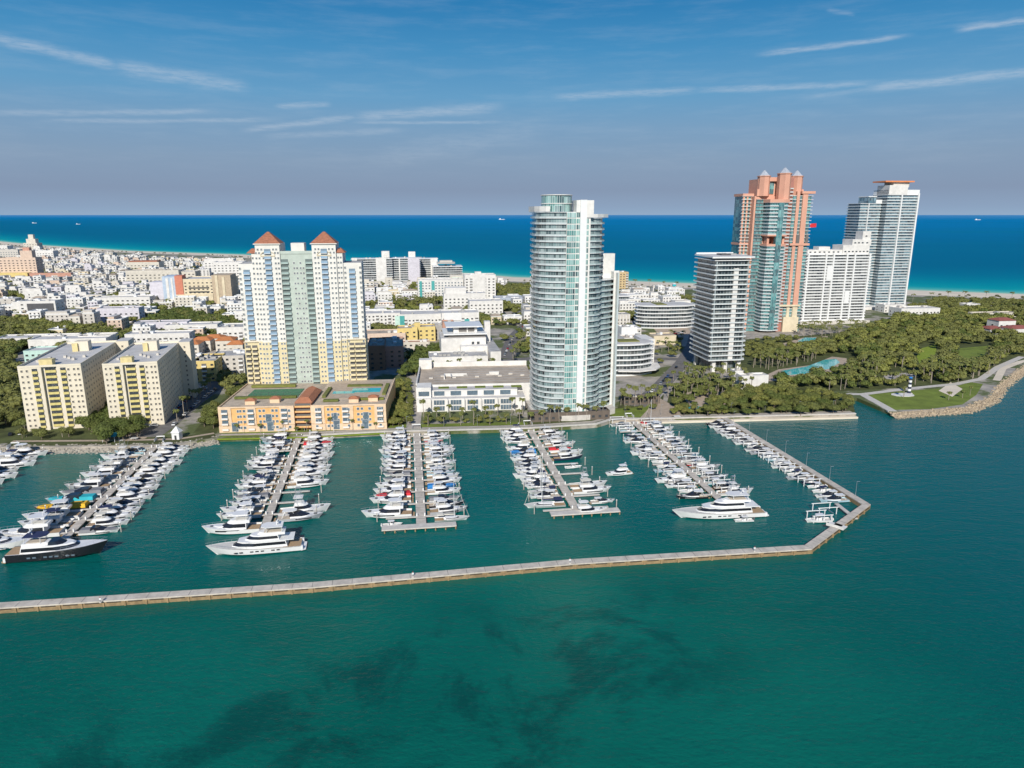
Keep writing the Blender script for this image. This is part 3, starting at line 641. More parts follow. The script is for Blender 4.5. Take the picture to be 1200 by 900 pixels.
# --- far right glass tower with orange roof deck
def continuum():
    o = (432.6, 822); r = root_at('apartment_tower', 'white and blue glass tower with a flat orange roof canopy, farthest right', 'tower', o); r.scale = (.82, 1, .985)
    floors(r, rect(-8, 37, 0, 26), 3, 40, 3.2, over=1.3, slab=WHITE, gl=GL_BLUE, rail=RAIL, th=.5, rh=.7)
    floors(r, rect(-40, -8.8, 9, 32), 3, 37, 3.2, over=1.2, slab=WHITE, gl=GL_BLUE, rail=RAIL, th=.5, rh=.7, names=('wing_glass', 'wing_slab', 'wing_rail'))
    tblock(r, 'white_fin', rect(11.5, 13.2, -2.0, 1), 0, 131, WHITE); tblock(r, 'white_fin', rect(36.8, 39.0, -1.8, 24), 0, 133, WHITE); tblock(r, 'wing_fin', rect(-29, -28, 7.2, 9.5), 0, 122, WHITE)
    tblock(r, 'roof_wall', rect(-8, 39, -.8, 26), 131.5, 137, WHITE); tblock(r, 'roof_wall', rect(-8, 20, -1.2, 20), 131.6, 142, W); tblock(r, 'wing_head', rect(-30, -18, 8, 26), 122, 129, GL_BLUE); tblock(r, 'wing_head_cap', rect(-30.4, -17.6, 7.6, 26.4), 129, 130, WHITE); tblock(r, 'wing_parapet', rect(-18, -8, 8, 26), 122, 126, WHITE)
    tblock(r, 'deck_support', rect(2, 26, 4, 20), 140, 145.5, LGREY); tblock(r, 'roof_canopy', rect(-13, 31, 1, 24), 145.5, 147.0, mat('orange_canopy', (.75, .26, .10)))
    tblock(r, 'podium', rect(-44, 42, -8, 30), 0, 3, W)
continuum()

# --- dark glass residence with cantilevered roof
def apogee():
    o = (150.5, 481); r = root_at('apartment_tower', 'boxy glass tower with white cantilevered balconies and flat white roof, by garden', 'tower', o, rot=R(9)); r.scale = (.87, 1, .95)
    poly = rect(-14.5, 12.0, 0, 30)[:1] + [(10.5, 0), (13.2, 1.0), (14.6, 3.6), (14.6, 30), (-14.5, 30)]
    floors(r, poly, 9, 21, 3.45, over=2.0, slab=WHITE, gl=GL_DRK, rail=RAIL, th=.5, rh=.5)
    tblock(r, 'white_column', rect(.4, 4.2, -1.2, .6), 9, 76, W)
    for x in (-14.3, 11.6): tblock(r, 'glass_fin', rect(x - .2, x + .2, -1.9, 0), 9, 81, RAIL)
    for x, y in ((-10, 1), (0, 1), (12, 2), (12, 26), (-12, 26)): tblock(r, 'pier', rect(x - 1.4, x + 1.4, y, y + 2.8), 0, 9, W)
    tblock(r, 'lobby_glass', rect(-11, 9, 5, 26), 0, 9, GL_DRK)
    top = [(-19.5, -3.4), (12, -3.4), (16.5, -1.8), (18.0, 3), (18, 33), (-16, 33), (-17, 2)]
    tblock(r, 'roof_slab', top, 83.4, 84.5, WHITE, ROOFW); tblock(r, 'roof_housing', rect(-4, 4, 12, 20), 84.5, 85.6, DGREY); tblock(r, 'roof_housing', rect(7, 12, 18, 22), 84.5, 85.4, GREY); tblock(r, 'roof_parapet', rect(-16, 16, 30, 31), 84.5, 85.6, WHITE)
    tblock(r, 'terrace_parasol', arc(13, 1, 2.2, 0, 360, 10)[:-1], 80.2, 80.6, LEAFD)
apogee()

# --- the two pale yellow slabs
def yellow_slab(o, label, depth, sc_=1.0):
    r = root_at('apartment_block', label, 'building', o, group='pale yellow apartment slabs', rot=R(14.5))
    Wd = 33.0; r.scale = (sc_, 1, 1)
    B = lambda nm, x0, x1, y0, y1, z0, z1, m=YWALL, mt=None: tblock(r, nm, rect(x0, x1, y0, y1), z0, z1, m, mt)
    B('wall', 0, 12, 0, depth, 0, 33, YWALL, ROOFW); B('wall', 12.05, 20, 1.6, depth, 0, 33.02, YWALL, ROOFW); B('wall', 20.05, Wd, 0, depth, 0, 33.01, YWALL, ROOFW)
    for a, b_, c, d in ((0, Wd, 0.0, .35), (0, Wd, depth - .35, depth), (0, .35, .4, depth - .4), (Wd - .35, Wd, .4, depth - .4)): B('parapet', a, b_, c + (0 if c else .001), d, 33.05, 34.1, YWALL)
    B('rear_wing', Wd + .02, Wd + 8.0, depth - 7, depth + 6, 0, 34.5, YWALL, ROOFW)
    PY = mat('pale_yellow_housing', (.72, .60, .30)); B('roof_housing', 10, 17, 3.2, 7.5, 33, 36.2, PY); B('roof_housing', 15, 23, depth * .62, depth * .62 + 6, 33, 38.4, YWALL); B('roof_housing', 13.8, 17, depth * .62 - 1.2, depth * .62 - .02, 33, 37.5, PY)
    for k in range(7): B('roof_unit', 4 + 3.7 * k, 5.6 + 3.7 * k, 14 + (k * 7) % 11, 16 + (k * 7) % 11, 33, 34.2, LGREY)
    bal = []; win = []
    for k in range(11):
        z = 1.6 + 2.85 * k
        for x in (8.6, 14.2 + .6, 17.6, 23.4): bal.append((x, 1.6 if 12 < x < 20 else 0, z))
        for x in (1.9, 4.6, 21.2 + 5, 29.2, 31.4): win.append((x, -.02, z + .6))
        for y in range(4, int(depth) - 8, 4): win.append((Wd + .03, y, z + .7, math.pi / 2)); 
        for y in range(4, int(depth) - 6, 6): win.append((-.03, y + 2, z + .7, -math.pi / 2))
        win.append((Wd + 4, depth - 7.03, z + .7))
    parts('yellow_balcony', btpl(2.9, 2.3, .5), [YBAL, YBAL, DARKW], bal, r); parts('window', wtpl(1.3, 1.3), [YWALL, mat('brown_grey_window', (.16, .15, .14), rough=.2, spec=.6, var=.3)], win, r, 100, 'windows')
yellow_slab((-247.5, 342), 'pale yellow eleven storey slab at far left, with yellow balconies', 70, .86)
yellow_slab((-208.5, 348), 'pale yellow eleven storey slab beside the waterfront street', 62, .78)

# --- orange waterfront podium building in front of the twin turret tower
def orange_block():
    o = (-148.5, 340.5); r = root_at('apartment_block', 'long orange five storey waterfront building with red entrance bay and roof pool', 'building', o, rot=R(4.5)); r.scale = (.975, 1, .87)
    L = 86; hh = 14.5; DECKT = mat('rosy_deck_paving', (.52, .43, .33), scale=.3, var=.2, dirt=.25)
    B = lambda nm, x0, x1, y0, y1, z0, z1, m=ORANGE, mt=None: tblock(r, nm, rect(x0, x1, y0, y1), z0, z1, m, mt)
    B('wall', 0, 38.5, 0, 52, 0, hh, ORANGE, DECKT); B('wall', 47, L, 0, 58, 0, hh, ORANGE, DECKT); B('entrance_wall', 38.5, 47, 2.0, 20, 0, hh + 1.5, TERRA)
    B('rear_wall', 38.52, 46.98, 20, 50, 0, hh, ORANGE, ROOFT)
    for x0, x1 in ((0, 6.5), (14, 19), (31, 38.5), (47, 54), (63, 69), (80, L)): B('peach_bay', x0, x1, -.5, .05, 4.2, hh + .1, PEACH)
    B('plinth', -.2, 38.4, -.7, 0, 0, 4.0, PEACH); B('plinth', 47.1, L + .2, -.7, 0, 0, 4.0, PEACH)
    for a, b_, c, d in ((0, 38.4, -.5, 0), (47.1, L, -.5, 0), (0, .4, .1, 52), (L - .4, L, .1, 58)): B('parapet', a, b_, c, d, hh + .1, hh + .9, PEACH)
    win = []
    for k in range(4):
        z = 1.2 + 3.3 * k
        for x in (11, 13, 21, 23.0, 27.5, 29.5, 56, 58, 61, 71.5, 73.5, 77.5): win.append((x, -.03 if k else -.73, z + .7))
        for x in (10, 36, 50, 66.5, 83): win.append((x, -.53 if (k and x != 10) else (-.03 if k else -.73), z + .6))
    parts('window', wtpl(1.5, 1.7), [W, BLUEW], win, r, 100)
    bal = [(x, -.5, 1.4 + 3.3 * k) for k in range(4) for x in (3.2, 16.5, 33.5, 51, 65.0, 83)]
    parts('balcony', btpl(3.2, 2.4, 1.0), [PEACH, W, BLUEW], bal, r)
    bal = [(42.7, 2.0, 1.6 + 3.1 * k) for k in range(5)]
    parts('entrance_balcony', btpl(8.0, 1.9, 1.6), [TERRA, ORANGE, SHADEB], bal, r)
    parts('tall_window', wtpl(3.4, 5.6), [W, BLUEW], [(x, -.05, 5.0) for x in (25.3, 59.2, 75.4)] + [(x, -.75, .5) for x in (8.0, 26.0, 60, 75)], r)
    for q_, (a, b_, c, d) in enumerate(((52, 60, 8, 11), (68, 84, 10, 12), (50, 52, 16, 36), (82, 84, 20, 44), (3, 36, 17, 19.5), (5, 30, 42, 45), (60, 80, 40, 43))): B('planter', a, b_, c, d, hh + .31, hh + 1.3 + .2 * (q_ % 3), LEAFL if q_ % 2 else LEAF)
    B('deck', 50, 84, 14, 50, hh + .02, hh + .3, TAN); B('pool', 64, 80, 27, 36, hh + .31, hh + .42, POOL); B('pool', 54, 66, 25, 30, hh + .31, hh + .40, POOL)
    B('tennis_court', 8, 36, 22, 38, hh + .02, hh + .3, mat('green_court', (.07, .20, .11)));
    for x in range(8, 37, 4): B('court_fence_post', x, x + .12, 21.8, 21.92, hh, hh + 3, DGREY)
    B('court_fence_rail', 8, 36, 21.8, 21.88, hh + 2.7, hh + 2.8, DGREY)
    mb = MB(); mb.prism([(38, 3), (47.5, 3), (47.5, 30), (42, 36), (38, 30)], hh + 1.5, hh + 4.0, 0, poly2=[(40.5, 6), (45, 6), (45, 27), (42, 31), (40.5, 27)]); mb.obj('tiled_roof', TERRA, r)
    for x, y in ((12, 6), (24, 9), (66, 6), (76, 8)): mb = MB(); mb.prism(rect(x, x + 5, y, y + 4), hh, hh + 2.4, 0); mb.prism(rect(x - .4, x + 5.4, y - .4, y + 4.4), hh + 2.4, hh + 3.6, 1, poly2=rect(x + 1.5, x + 3.5, y + 1.5, y + 2.5)); mb.obj('roof_pavilion', [PEACH, TERRA], r)
orange_block()

# --- long white car deck with glass town houses in front
def car_deck():
    o = (-55.5, 392); r = root_at('parking_building', 'long low white building with tan roof deck and glass fronted town houses', 'building', o, rot=R(5))
    B = lambda nm, x0, x1, y0, y1, z0, z1, m=W, mt=None: tblock(r, nm, rect(x0, x1, y0, y1), z0, z1, m, mt)
    B('wall', 0, 70, 0, 55, 0, 11, W, ROOFT); B('parapet', 0, 70, 54.2, 55, 11, 14.2); B('parapet', 0, .7, 0, 54.2, 11, 13.2); B('stair_tower', 0.01, 8, 48, 54.2, 11, 17); B('parapet', 0, 70, 0, .6, 11, 12.2)
    B('roof_frame', 16, 30, 26, 26.5, 11, 12.8); B('roof_frame', 16, 16.6, 18, 26, 11, 12.8); B('roof_frame', 20, 20.6, 18, 26, 12.5, 12.8); B('roof_frame', 44, 50, 28, 29, 11, 13)
    for k in range(6): B('roof_stripe', 10, 68, 12 + 6.5 * k, 12.7 + 6.5 * k, 11.02, 11.06 + .05, GREY)
    for k in range(9): B('skylight', 7 + 7 * k, 9.4 + 7 * k, 20 + (k * 5) % 9, 22 + (k * 5) % 9, 11, 11.8, LGREY)
    B('town_house', 1, 62, -14, -.02, 0, 7.4, W, ROOFW); B('upper_storey', 8, 58, -9, -.04, 7.4, 11.0, W, ROOFW); B('corner_tower', 1.01, 9, -12, -.03, 7.4, 13.5, W)
    for k in range(5): B('roof_lawn', 13 + 10.5 * k, 19 + 10.5 * k, -5, -1.0, 11.0, 11.3, LAWN)
    parts('glass_front', wtpl(6.2, 2.9), [W, BLUEW], [(13.5 + 9.4 * k, -14.03, 3.8) for k in range(5)] + [(13.5 + 9.4 * k, -14.03, .4) for k in range(5)] + [(13.5 + 9.4 * k, -9.03, 7.8) for k in range(5)] + [(5.0, -12.03, 8.5)], r)
    parts('mullion', (lambda m_: (m_.box(-.08, .08, -.2, 0, 0, 2.9), m_)[1])(MB()), [W], [(13.5 + 9.4 * k + d, -14.2, z) for k in range(5) for d in (-1.6, -.0, 1.6) for z in (.4, 3.8)], r)
    parts('white_wall_fin', (lambda m_: (m_.box(-.25, .25, -2.0, 0, 0, 7.4), m_)[1])(MB()), [W], [(8.8 + 9.4 * k, -14, 0) for k in range(6)], r)
car_deck()
mb = MB()
# ---------------------------------------------------------------- other buildings
EXC = []       # (x, y, radius) kept free of scattered things
def midrise(label, px, py, w, d, h, wall=W, roof=ROOFW, style='punch', cat='building', rot=TH, z=2.0, extra=None, group=None, name='apartment_block', win=DARKW, xy=None, fh=3.1, bay=3.6):
    x, y = xy or G(px, py)
    o = (x - w / 2 * math.cos(rot), y - w / 2 * math.sin(rot)); r = root_at(name, label, cat, o, z, group, rot)
    c = (o[0] + w / 2 * math.cos(rot) - d / 2 * math.sin(rot), o[1] + w / 2 * math.sin(rot) + d / 2 * math.cos(rot)); EXC.append((c[0], c[1], max(w, d) * .5 + 3))
    if max(w, d) > 1.6 * min(w, d):
        L = max(w, d); s = min(w, d); EXC.pop(); n = int(L / s) + 1
        for i in range(n):
            t_ = (i + .5) / n * L
            a, b_ = (t_, d / 2) if w > d else (w / 2, t_)
            EXC.append((o[0] + a * math.cos(rot) - b_ * math.sin(rot), o[1] + a * math.sin(rot) + b_ * math.cos(rot), s * .6 + 3))
    if style == 'bands':
        floors(r, rect(0, w, 0, d), 0, max(1, int(h / 3.4)), 3.4, over=1.4, slab=WHITE, gl=GL_DRK, rail=None, th=.8, names=('glass_band', 'floor_slab', 'rail')); h = int(h / 3.4) * 3.4 + .8
    else:
        tblock(r, 'wall', rect(0, w, 0, d), 0, h, wall, roof)
        for q in (rect(0, w, .0, .35), rect(0, w, d - .35, d), rect(0, .35, .36, d - .36), rect(w - .35, w, .36, d - .36)): tblock(r, 'parapet', q, h + .003, h + .9, wall)
        nf = int((h - .6) / fh); sp = []; bl = []
        nb = max(1, int((w - 1.5) / bay)); ns = max(1, int((d - 1.5) / (bay * 1.3)))
        for k in range(nf):
            zz = .5 + k * fh
            for i in range(nb):
                xx = (i + .5) * w / nb
                if style == 'balcony' and i % 3 == 1: bl.append((xx, 0, zz))
                else: sp.append((xx, -.02, zz + .6))
            for i in range(ns): sp.append((w + .02, (i + .5) * d / ns, zz + .6, math.pi / 2)); 
            if px < 600: pass
            for i in range(ns): sp.append((-.02, (i + .5) * d / ns, zz + .6, -math.pi / 2))
        parts('window', wtpl(bay * .52, 1.6), [wall, win], sp, r, 60, 'windows')
        if bl: parts('balcony', btpl(bay * .8, 2.3, 1.0), [wall, WHITE, SHADEB], bl, r, 60)
    q = random.Random(int(px * 7 + py))
    for i in range(q.randint(2, 4) if w * d > 150 else 1):
        a, b_ = q.uniform(2, max(2.5, w - 5)), q.uniform(2, max(2.5, d - 5)); s = q.uniform(1.5, 3.5)
        tblock(r, 'roof_unit', rect(a, min(a + s, w - 1), b_, min(b_ + s * 1.2, d - 1)), h, h + q.uniform(.9, 2.2), q.choice([LGREY, WHITE, GREY]))
    for e in (extra or []):
        nm, x0, x1, y0, y1, z0, z1, mm = e[:8]; tblock(r, nm, rect(x0, x1, y0, y1), z0, z1, mm, e[8] if len(e) > 8 else None)
    return r
def tile_roof(w, d, z, m, over=.5, hh=2.2):
    mb = MB(); mb.prism(rect(-over, w + over, -over, d + over), z, z + hh, 0, poly2=rect(w * .25, w * .75, d * .4, d * .6)); return mb
# hotel at the far left, beach towers, coloured block
B_ = midrise
B_('peach slab hotel above a yellow base, at the far left near the beach', 24, 330, 56, 22, 38, PINKW, ROOFT, fh=4, bay=5.5, extra=[('tower', 32, 50, 4, 16, 38, 50, PINKW), ('tower_cap', 36, 46, 6, 14, 50, 55, SALM), ('low_base', -14, 46, -12, -.1, 0, 15, YEL), ('brown_base', 46.1, 110, -8, -.1, 0, 14, SALM), ('left_block', -22, -4, 0, 14, 0, 22, YEL)])
B_('white tower block at the far left edge by the sea', 2, 300, 34, 30, 26, W, fh=4.5, bay=6)
B_('tapering white hotel tower rising above the shoreline, farthest left spire', 37, 297, 36, 30, 28, W2, fh=4.5, bay=6, extra=[('step', 6, 30, 6, 24, 28, 40, W2), ('spire', 11, 24, 10, 20, 40, 52, W2)])
B_('white slab with blue grey side left of the spire hotel', 12, 306, 40, 24, 26, LGREY, fh=4.5, bay=5, win=BLUEW)
B_('white hotel slab right of the spire hotel', 52, 305, 44, 24, 22, W, fh=4.5, bay=6)
cb = B_('cream institutional block with coral red and pale blue panels on its left', 245, 356, 56, 40, 30, CREAM, fh=4, bay=4.6, extra=[('window_band', 6, 30, -.3, -.02, 14, 15.6, DARKW), ('window_band', 6, 30, -.3, -.02, 19, 20.6, DARKW), ('blue_strip', -20, -17, .6, .98, 4, 32, W), ('blue_strip', -14, -12, .6, .98, 4, 32, W), ('sand_rib', 38, 41, -1.2, -.52, 0, 35, CREAM), ('sand_rib', 46, 49, -1.2, -.52, 0, 33, CREAM), ('coral_panel', -9, .0, -1.0, 14, 10, 35, REDWALL), ('blue_wing', -24, -9.1, 1, 30, 0, 34, BLUEWALL), ('lilac_wing', -40, -24.1, 4, 26, 0, 27, LAV), ('sand_tower', 34, 56.2, -.5, 30, 0, 35, mat('sand_wall', (.50, .40, .28))), ('plain_base', -9, 34, -1.4, -.1, 0, 12, CREAM)])
B_('long beige colonnaded block in front of the beach trees', 180, 334, 78, 30, 22, W2, ROOFT, fh=4.5, bay=6)
B_('second beige block beside the long colonnaded one', 213, 333, 44, 30, 19, W2, ROOFW, fh=4.5, bay=6)
B_('white block with red tile roof near the beach trees', 168, 318, 60, 30, 17, W2, TILE, fh=4.5, bay=6, extra=[('red_hip', 4, 56, 3, 26, 17, 20, TILE)])
B_('white block with small orange corner left of the twin turret tower', 269, 331, 46, 30, 32, W, fh=4.2, bay=5, extra=[('orange_corner', 40, 52, -4, -.1, 0, 12, YEL)])
B_('white slab near the beach, immediately left of the twin turret tower', 258, 324, 50, 22, 30, W, fh=4.2, bay=6)
# beach condominiums right of the turret tower
B_('wide white beach condominium touching the right of the turret tower', 437, 335, 60, 24, 44, W, style='bands', fh=3.6, bay=4.2, extra=[('end_wall', 36, 52, -1.6, -.05, 0, 43, W), ('end_wall', 0, 8, -1.6, -.05, 0, 43, W)])
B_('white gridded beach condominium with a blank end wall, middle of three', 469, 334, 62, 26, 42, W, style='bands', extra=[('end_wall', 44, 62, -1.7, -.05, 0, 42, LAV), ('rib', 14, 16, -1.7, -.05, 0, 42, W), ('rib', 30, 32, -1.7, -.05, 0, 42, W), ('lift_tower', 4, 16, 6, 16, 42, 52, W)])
B_('white beach condominium with rooftop lift house, right of three', 495, 331, 50, 26, 40, W, style='bands', extra=[('lift_tower', 4, 15, 6, 16, 40, 49, W), ('end_wall', 39, 50.1, -1.7, -.05, 0, 39, W), ('rib', 18, 20, -1.7, -.05, 0, 39, W)])
B_('dark banded terrace condominium with planted roof by the sea', 525, 333, 44, 30, 30, W, style='bands', extra=[('roof_garden', 6, 34, 4, 24, 31.5, 34, GREY), ('pergola', 10, 30, 6, 20, 34, 36.5, LGREY)])
B_('white block with turquoise balcony columns behind the palms', 517, 352, 58, 20, 26, W, fh=3.4, bay=4, win=BLUEW, extra=[('teal_column', 17, 21, -.8, 0, 0, 25, TEALG), ('teal_column', 2, 5, -.8, 0, 0, 25, TEALG)])
B_('pale block with mint green upper balconies', 543, 349, 34, 20, 28, W2, fh=3.4, bay=4, extra=[('mint_band', 2, 14, -.8, 0, 15, 27, MINT), ('mint_band', 19, 32, -.8, 0, 15, 27, MINT)])
B_('plain white block with blank centre wall in front of beach park', 563, 352, 40, 22, 32, W, style='balcony', fh=3.6, bay=5, extra=[('blank_wall', 10, 27, -1.2, -.05, 0, 34, W), ('roof_box', 14, 22, 6, 14, 32, 36, W)])
B_('white arcaded hotel stepping up behind the courtyard blocks', 545, 364, 48, 22, 19, W, fh=3.8, bay=4.4, extra=[('upper_box', 2, 26, 4, 18, 19, 26, W)])
B_('white arcaded annex right of the stepped hotel', 570, 372, 36, 22, 17, W, fh=3.8, bay=4.0)
B_('grey blue shed roofed hall near the beach park', 597, 357, 36, 20, 8, mat('blue_grey_wall', (.42, .47, .55)), ROOFG, fh=4, bay=6, name='hall')
B_('white five storey courtyard block with teal end bay, left', 505, 390, 56, 30, 17, W, style='balcony', fh=3.3, bay=3.4, extra=[('teal_bay', -.3, 4, -.6, 2, 0, 16.5, TEALG)])
B_('white courtyard block with blank white corner and teal strip', 540, 393, 34, 24, 20, W, style='balcony', fh=3.3, bay=3.8, extra=[('teal_bay', 20, 25, -.7, 0, 0, 15, TEALG), ('blank_corner', 2, 18, -.6, -.02, 14, 21, WHITE)])
B_('white block with mint bay right behind the turret tower', 450, 385, 46, 26, 14, W, style='balcony', fh=3.3, bay=3.6, extra=[('mint_bay', 34, 46.2, -.5, 0, 0, 12, MINT)])
B_('yellow house with flat red roof beyond the tree belt', 478, 402, 17, 18, 12, YEL, ROOFT, fh=3.6, bay=4)
B_('golden yellow house with orange corner tower', 497, 400, 20, 16, 12, YEL, ROOFT, fh=3.6, bay=4, extra=[('orange_tower', 2, 7, 2, 7, 12, 16, YEL)])
B_('salmon stair tower block beside the golden house', 526, 400, 10, 14, 16, SALM, ROOFT, fh=3.6, bay=6)
B_('grey metal sided block between golden house and salmon tower', 515, 398, 11, 16, 12, GREY, ROOFG, fh=3, bay=4)
B_('cream terrace house with red roofs in the tree belt', 485, 412, 26, 10, 7, W2, TILE, fh=3.2, bay=4)
B_('salmon apartment block with patched brown roof, right of the turret tower', 460, 431, 16, 40, 15, mat('rose_wall', (.50, .30, .23)), ROOFT, fh=3.3, bay=3.8)
B_('shaded brown block tucked against the turret tower', 442, 434, 12, 34, 17, mat('shaded_brown_wall', (.30, .17, .11)), ROOFT, fh=3.3, bay=3.8)  # wall colour darkened for the turret tower's cast shadow
B_('low villa roofs with pink trim behind the brown block', 452, 404, 34, 22, 9, PINKW, ROOFT, fh=3.3, bay=4)
# market hall
BANDW = DARKW
mk = B_('long white market building with stepped roofs and parking terrace', 538, 432, 42, 22, 8, W, ROOFG, fh=7, bay=12, name='market_building', cat='building',
   extra=[('front_ledge', -10, 30, -7, -.1, 0, 4.5, W, ROOFW), ('main_box', 10, 44, 30, 62, 0, 17, W, ROOFW), ('rear_wing', 24, 44.2, 22.1, 29.9, 0, 12, W), ('street_wing', 44.3, 52, 4, 90, 0, 11, W, ROOFG), ('upper_deck', 16, 44, 34, 60, 17, 19, SHADEB), ('deck_slab', 12, 45, 32, 61, 19, 20, WHITE), ('penthouse', 20, 38, 38, 56, 20, 24.5, W), ('roof_slab', 14, 42, 34, 59, 24.5, 25.3, WHITE), ('lift_tower', 44.5, 49, 44, 50, 11, 27, W), ('window', 33, 35, 29.8, 29.98, 12, 14, DARKW), ('window', 37, 39, 29.8, 29.98, 12, 14, DARKW), ('window', 12, 14, -.15, -.02, 4.8, 6, DARKW), ('terrace_opening', 24, 30, 37.8, 37.98, 20.5, 23.5, SHADEB), ('terrace_opening', 31, 36, 37.8, 37.98, 20.5, 23.5, SHADEB), ('terrace_opening', 52.02, 52.2, 10, 80, 1.5, 4.2, SHADEB)] + [('roof_unit', 2 + (k * 11) % 36, 4.5 + (k * 11) % 36, 3 + (k * 5) % 15, 5.5 + (k * 5) % 15, 8, 9 + .3 * (k % 3), GREY) for k in range(9)])
for q in ((545, 412), (560, 405), (580, 395), (590, 388)): EXC.append((*G(*q), 26))
# orange tile houses and neighbours behind the yellow slabs
for i, (px, py, w_, d_) in enumerate([(222, 417, 15, 16), (236, 412, 15, 14), (250, 409, 15, 14), (264, 412, 14, 16), (276, 417, 12, 14), (137, 418, 16, 15), (147, 424, 14, 12)]):
    r = B_('cream villa with bright orange hipped tile roof, %s' % ['just right of the rear yellow wing', 'second along', 'middle of the orange roofs', 'fourth along', 'nearest the turret tower', 'between the yellow slabs', 'between the yellow slabs, lower one'][i], px, py, w_, d_, 8, W2, ROOFT, group='orange tile roofed villas', fh=3.4, bay=4, name='house')
    tile_roof(w_, d_, 8.9, OTILE).obj('tile_roof', OTILE, r)
B_('mustard yellow four storey corner block on the waterfront street', 241, 447, 15, 26, 13, YEL, ROOFG, style='balcony', fh=3.1, bay=3.8)
B_('white four storey block attached left of the mustard corner block', 227, 447, 10, 26, 13, W, ROOFG, fh=3.1, bay=3.4)
B_('long grey white block right of the mustard corner block', 268, 440, 22, 24, 13, LGREY, ROOFG, style='balcony', fh=3.1, bay=3.6)
B_('white modern apartment row with dark end bays behind the slabs', 186, 409, 50, 16, 12, W, ROOFW, style='balcony', fh=3.2, bay=4)
B_('white cubic apartment block left of the turret tower', 274, 402, 26, 24, 13, W, ROOFG, style='balcony', fh=3.2, bay=4)
B_('white low block with blue shaded roof terrace', 190, 391, 46, 14, 10, LAV, ROOFG, fh=3.2, bay=4)
B_('white terraced block before the green belt, right of the blue roofed one', 225, 393, 46, 18, 9, W, ROOFW, style='balcony', fh=3.2, bay=4)
B_('lilac white block with dark roofline, centre left of the city', 140, 378, 40, 16, 14, LAV, ROOFG, fh=3.4, bay=4.4)
B_('white block with dark shaded gallery face', 46, 372, 36, 20, 17, W, ROOFW, fh=4, bay=5, extra=[('dark_gallery', 8, 34, -.6, -.04, 1, 15, DGREY)])  # gallery is one solid box, its shade put into dark grey
B_('white windowless block left of the dark gallery block', 25, 372, 14, 18, 16, W, ROOFW, fh=8, bay=9)
B_('white long hotel above the tree clump', 145, 362, 60, 18, 13, W, ROOFG, fh=3.8, bay=5)
B_('low white flat block with teal glazing behind left slab', 58, 424, 34, 18, 8, MINT, ROOFW, fh=3.4, bay=4)
B_('broad white roofed complex behind left slab', 80, 408, 60, 22, 7, W, ROOFW, fh=3.4, bay=5)
B_('low grey white roofed complex at left behind trees', 40, 405, 60, 20, 6, W, ROOFW, fh=3.4, bay=5)
B_('turquoise panelled white house behind left slab', 112, 404, 26, 16, 7, W, ROOFW, fh=3.4, bay=4)

# banded condominiums among palms, between the two glass towers
def banded(label, o, poly, nf, fh=3.5, rot=TH, roof=ROOFW, green=None, over=1.6):
    r = root_at('terrace_condominium', label, 'building', o, rot=rot)
    floors(r, poly, 0, nf, fh, over=over, slab=WHITE, gl=GL_DRK, rail=None, th=.9, names=('glass_band', 'floor_slab', 'rail'))
    tblock(r, 'roof', outline(poly, .4), nf * fh + .9, nf * fh + 1.1, roof)
    for g_ in (green or []):
        tblock(r, 'roof_garden', g_, nf * fh + 1.1, nf * fh + 1.6, LEAFL)
    cx = sum(p[0] for p in poly) / len(poly); cy = sum(p[1] for p in poly) / len(poly); c = (o[0] + cx * math.cos(rot) - cy * math.sin(rot), o[1] + cx * math.sin(rot) + cy * math.cos(rot))
    EXC.append((c[0], c[1], max(abs(p[0] - cx) for p in poly) + 6)); return r
x, y = G(722, 440); p1 = [(-6, 0), (8, -1.5), (18, 0), (25, 4), (27, 9), (25, 16), (-6, 22)]
r = banded('curved white banded condominium with rooftop garden beside the glass tower', (x, y), p1, 6, green=[rect(3, 18, 6, 16)])
tblock(r, 'rear_wing', rect(25, 34, 20, 40), 0, 21, W); tblock(r, 'canopy', outline([(0, -5), (14, -8), (27, -4), (33, 4), (36, 18), (28, 18), (20, 2), (0, 0)], .1), 3.6, 4.3, W)
b = btpl(7, 2.2, 1.2); parts('balcony', b, [W, WHITE, SHADEB], [(29.5, 20, 3.5 * k) for k in range(1, 6)], r)
x, y = G(752, 385); p2 = [(-2, 8), (2, 3), (10, 0), (26, -2), (44, -1), (54, 4), (56, 12), (48, 26), (6, 26), (0, 20)]
banded('long curved banded condominium with white roof and green patch', (x, y), p2, 6, green=[rect(16, 26, 4, 22)])
x, y = G(716, 366); banded('grey banded condominium half hidden by the glass tower', (x, y), rect(0, 20, 0, 20), 5)
B_('beige apartment block near the beach, right of the glass tower', 727, 343, 22, 20, 28, mat('sandy_wall', (.62, .47, .26)), ROOFT, style='balcony', fh=3.4, bay=4)
B_('white ribbed office block behind the curved condominium', 724, 385, 24, 16, 13, LGREY, ROOFG, fh=3.2, bay=3, extra=[(('rib'), 1.5 + 3 * i, 2.3 + 3 * i, -.9, -.06, 0, 13, W) for i in range(8)])
B_('bright white cubic house behind the roof garden', 737, 402, 14, 12, 13, WHITE, ROOFW, fh=5, bay=6)
B_('low beige house with hipped roof at the bend of the drive', 779, 404, 20, 16, 7, CREAM, ROOFT, fh=3.4, bay=5)
B_('low white cabana building with blue logo wall beside the pool', 884, 456, 18, 8, 8, W, ROOFW, fh=9, bay=20, name='pool_house')
B_('long dark roofed waterfront restaurant under palms before the tall glass tower', 668, 493, 44, 7, 4, mat('restaurant_brown', (.15, .12, .095)), mat('slate_roof', (.16, .15, .15)), fh=3.2, bay=3.4, name='restaurant')
B_('dark roofed pavilion row under the double palm row', 752, 474, 22, 6, 3.6, mat('restaurant_brown', (.15, .12, .095)), mat('slate_roof', (.16, .15, .15)), fh=3, bay=3.4, name='restaurant')
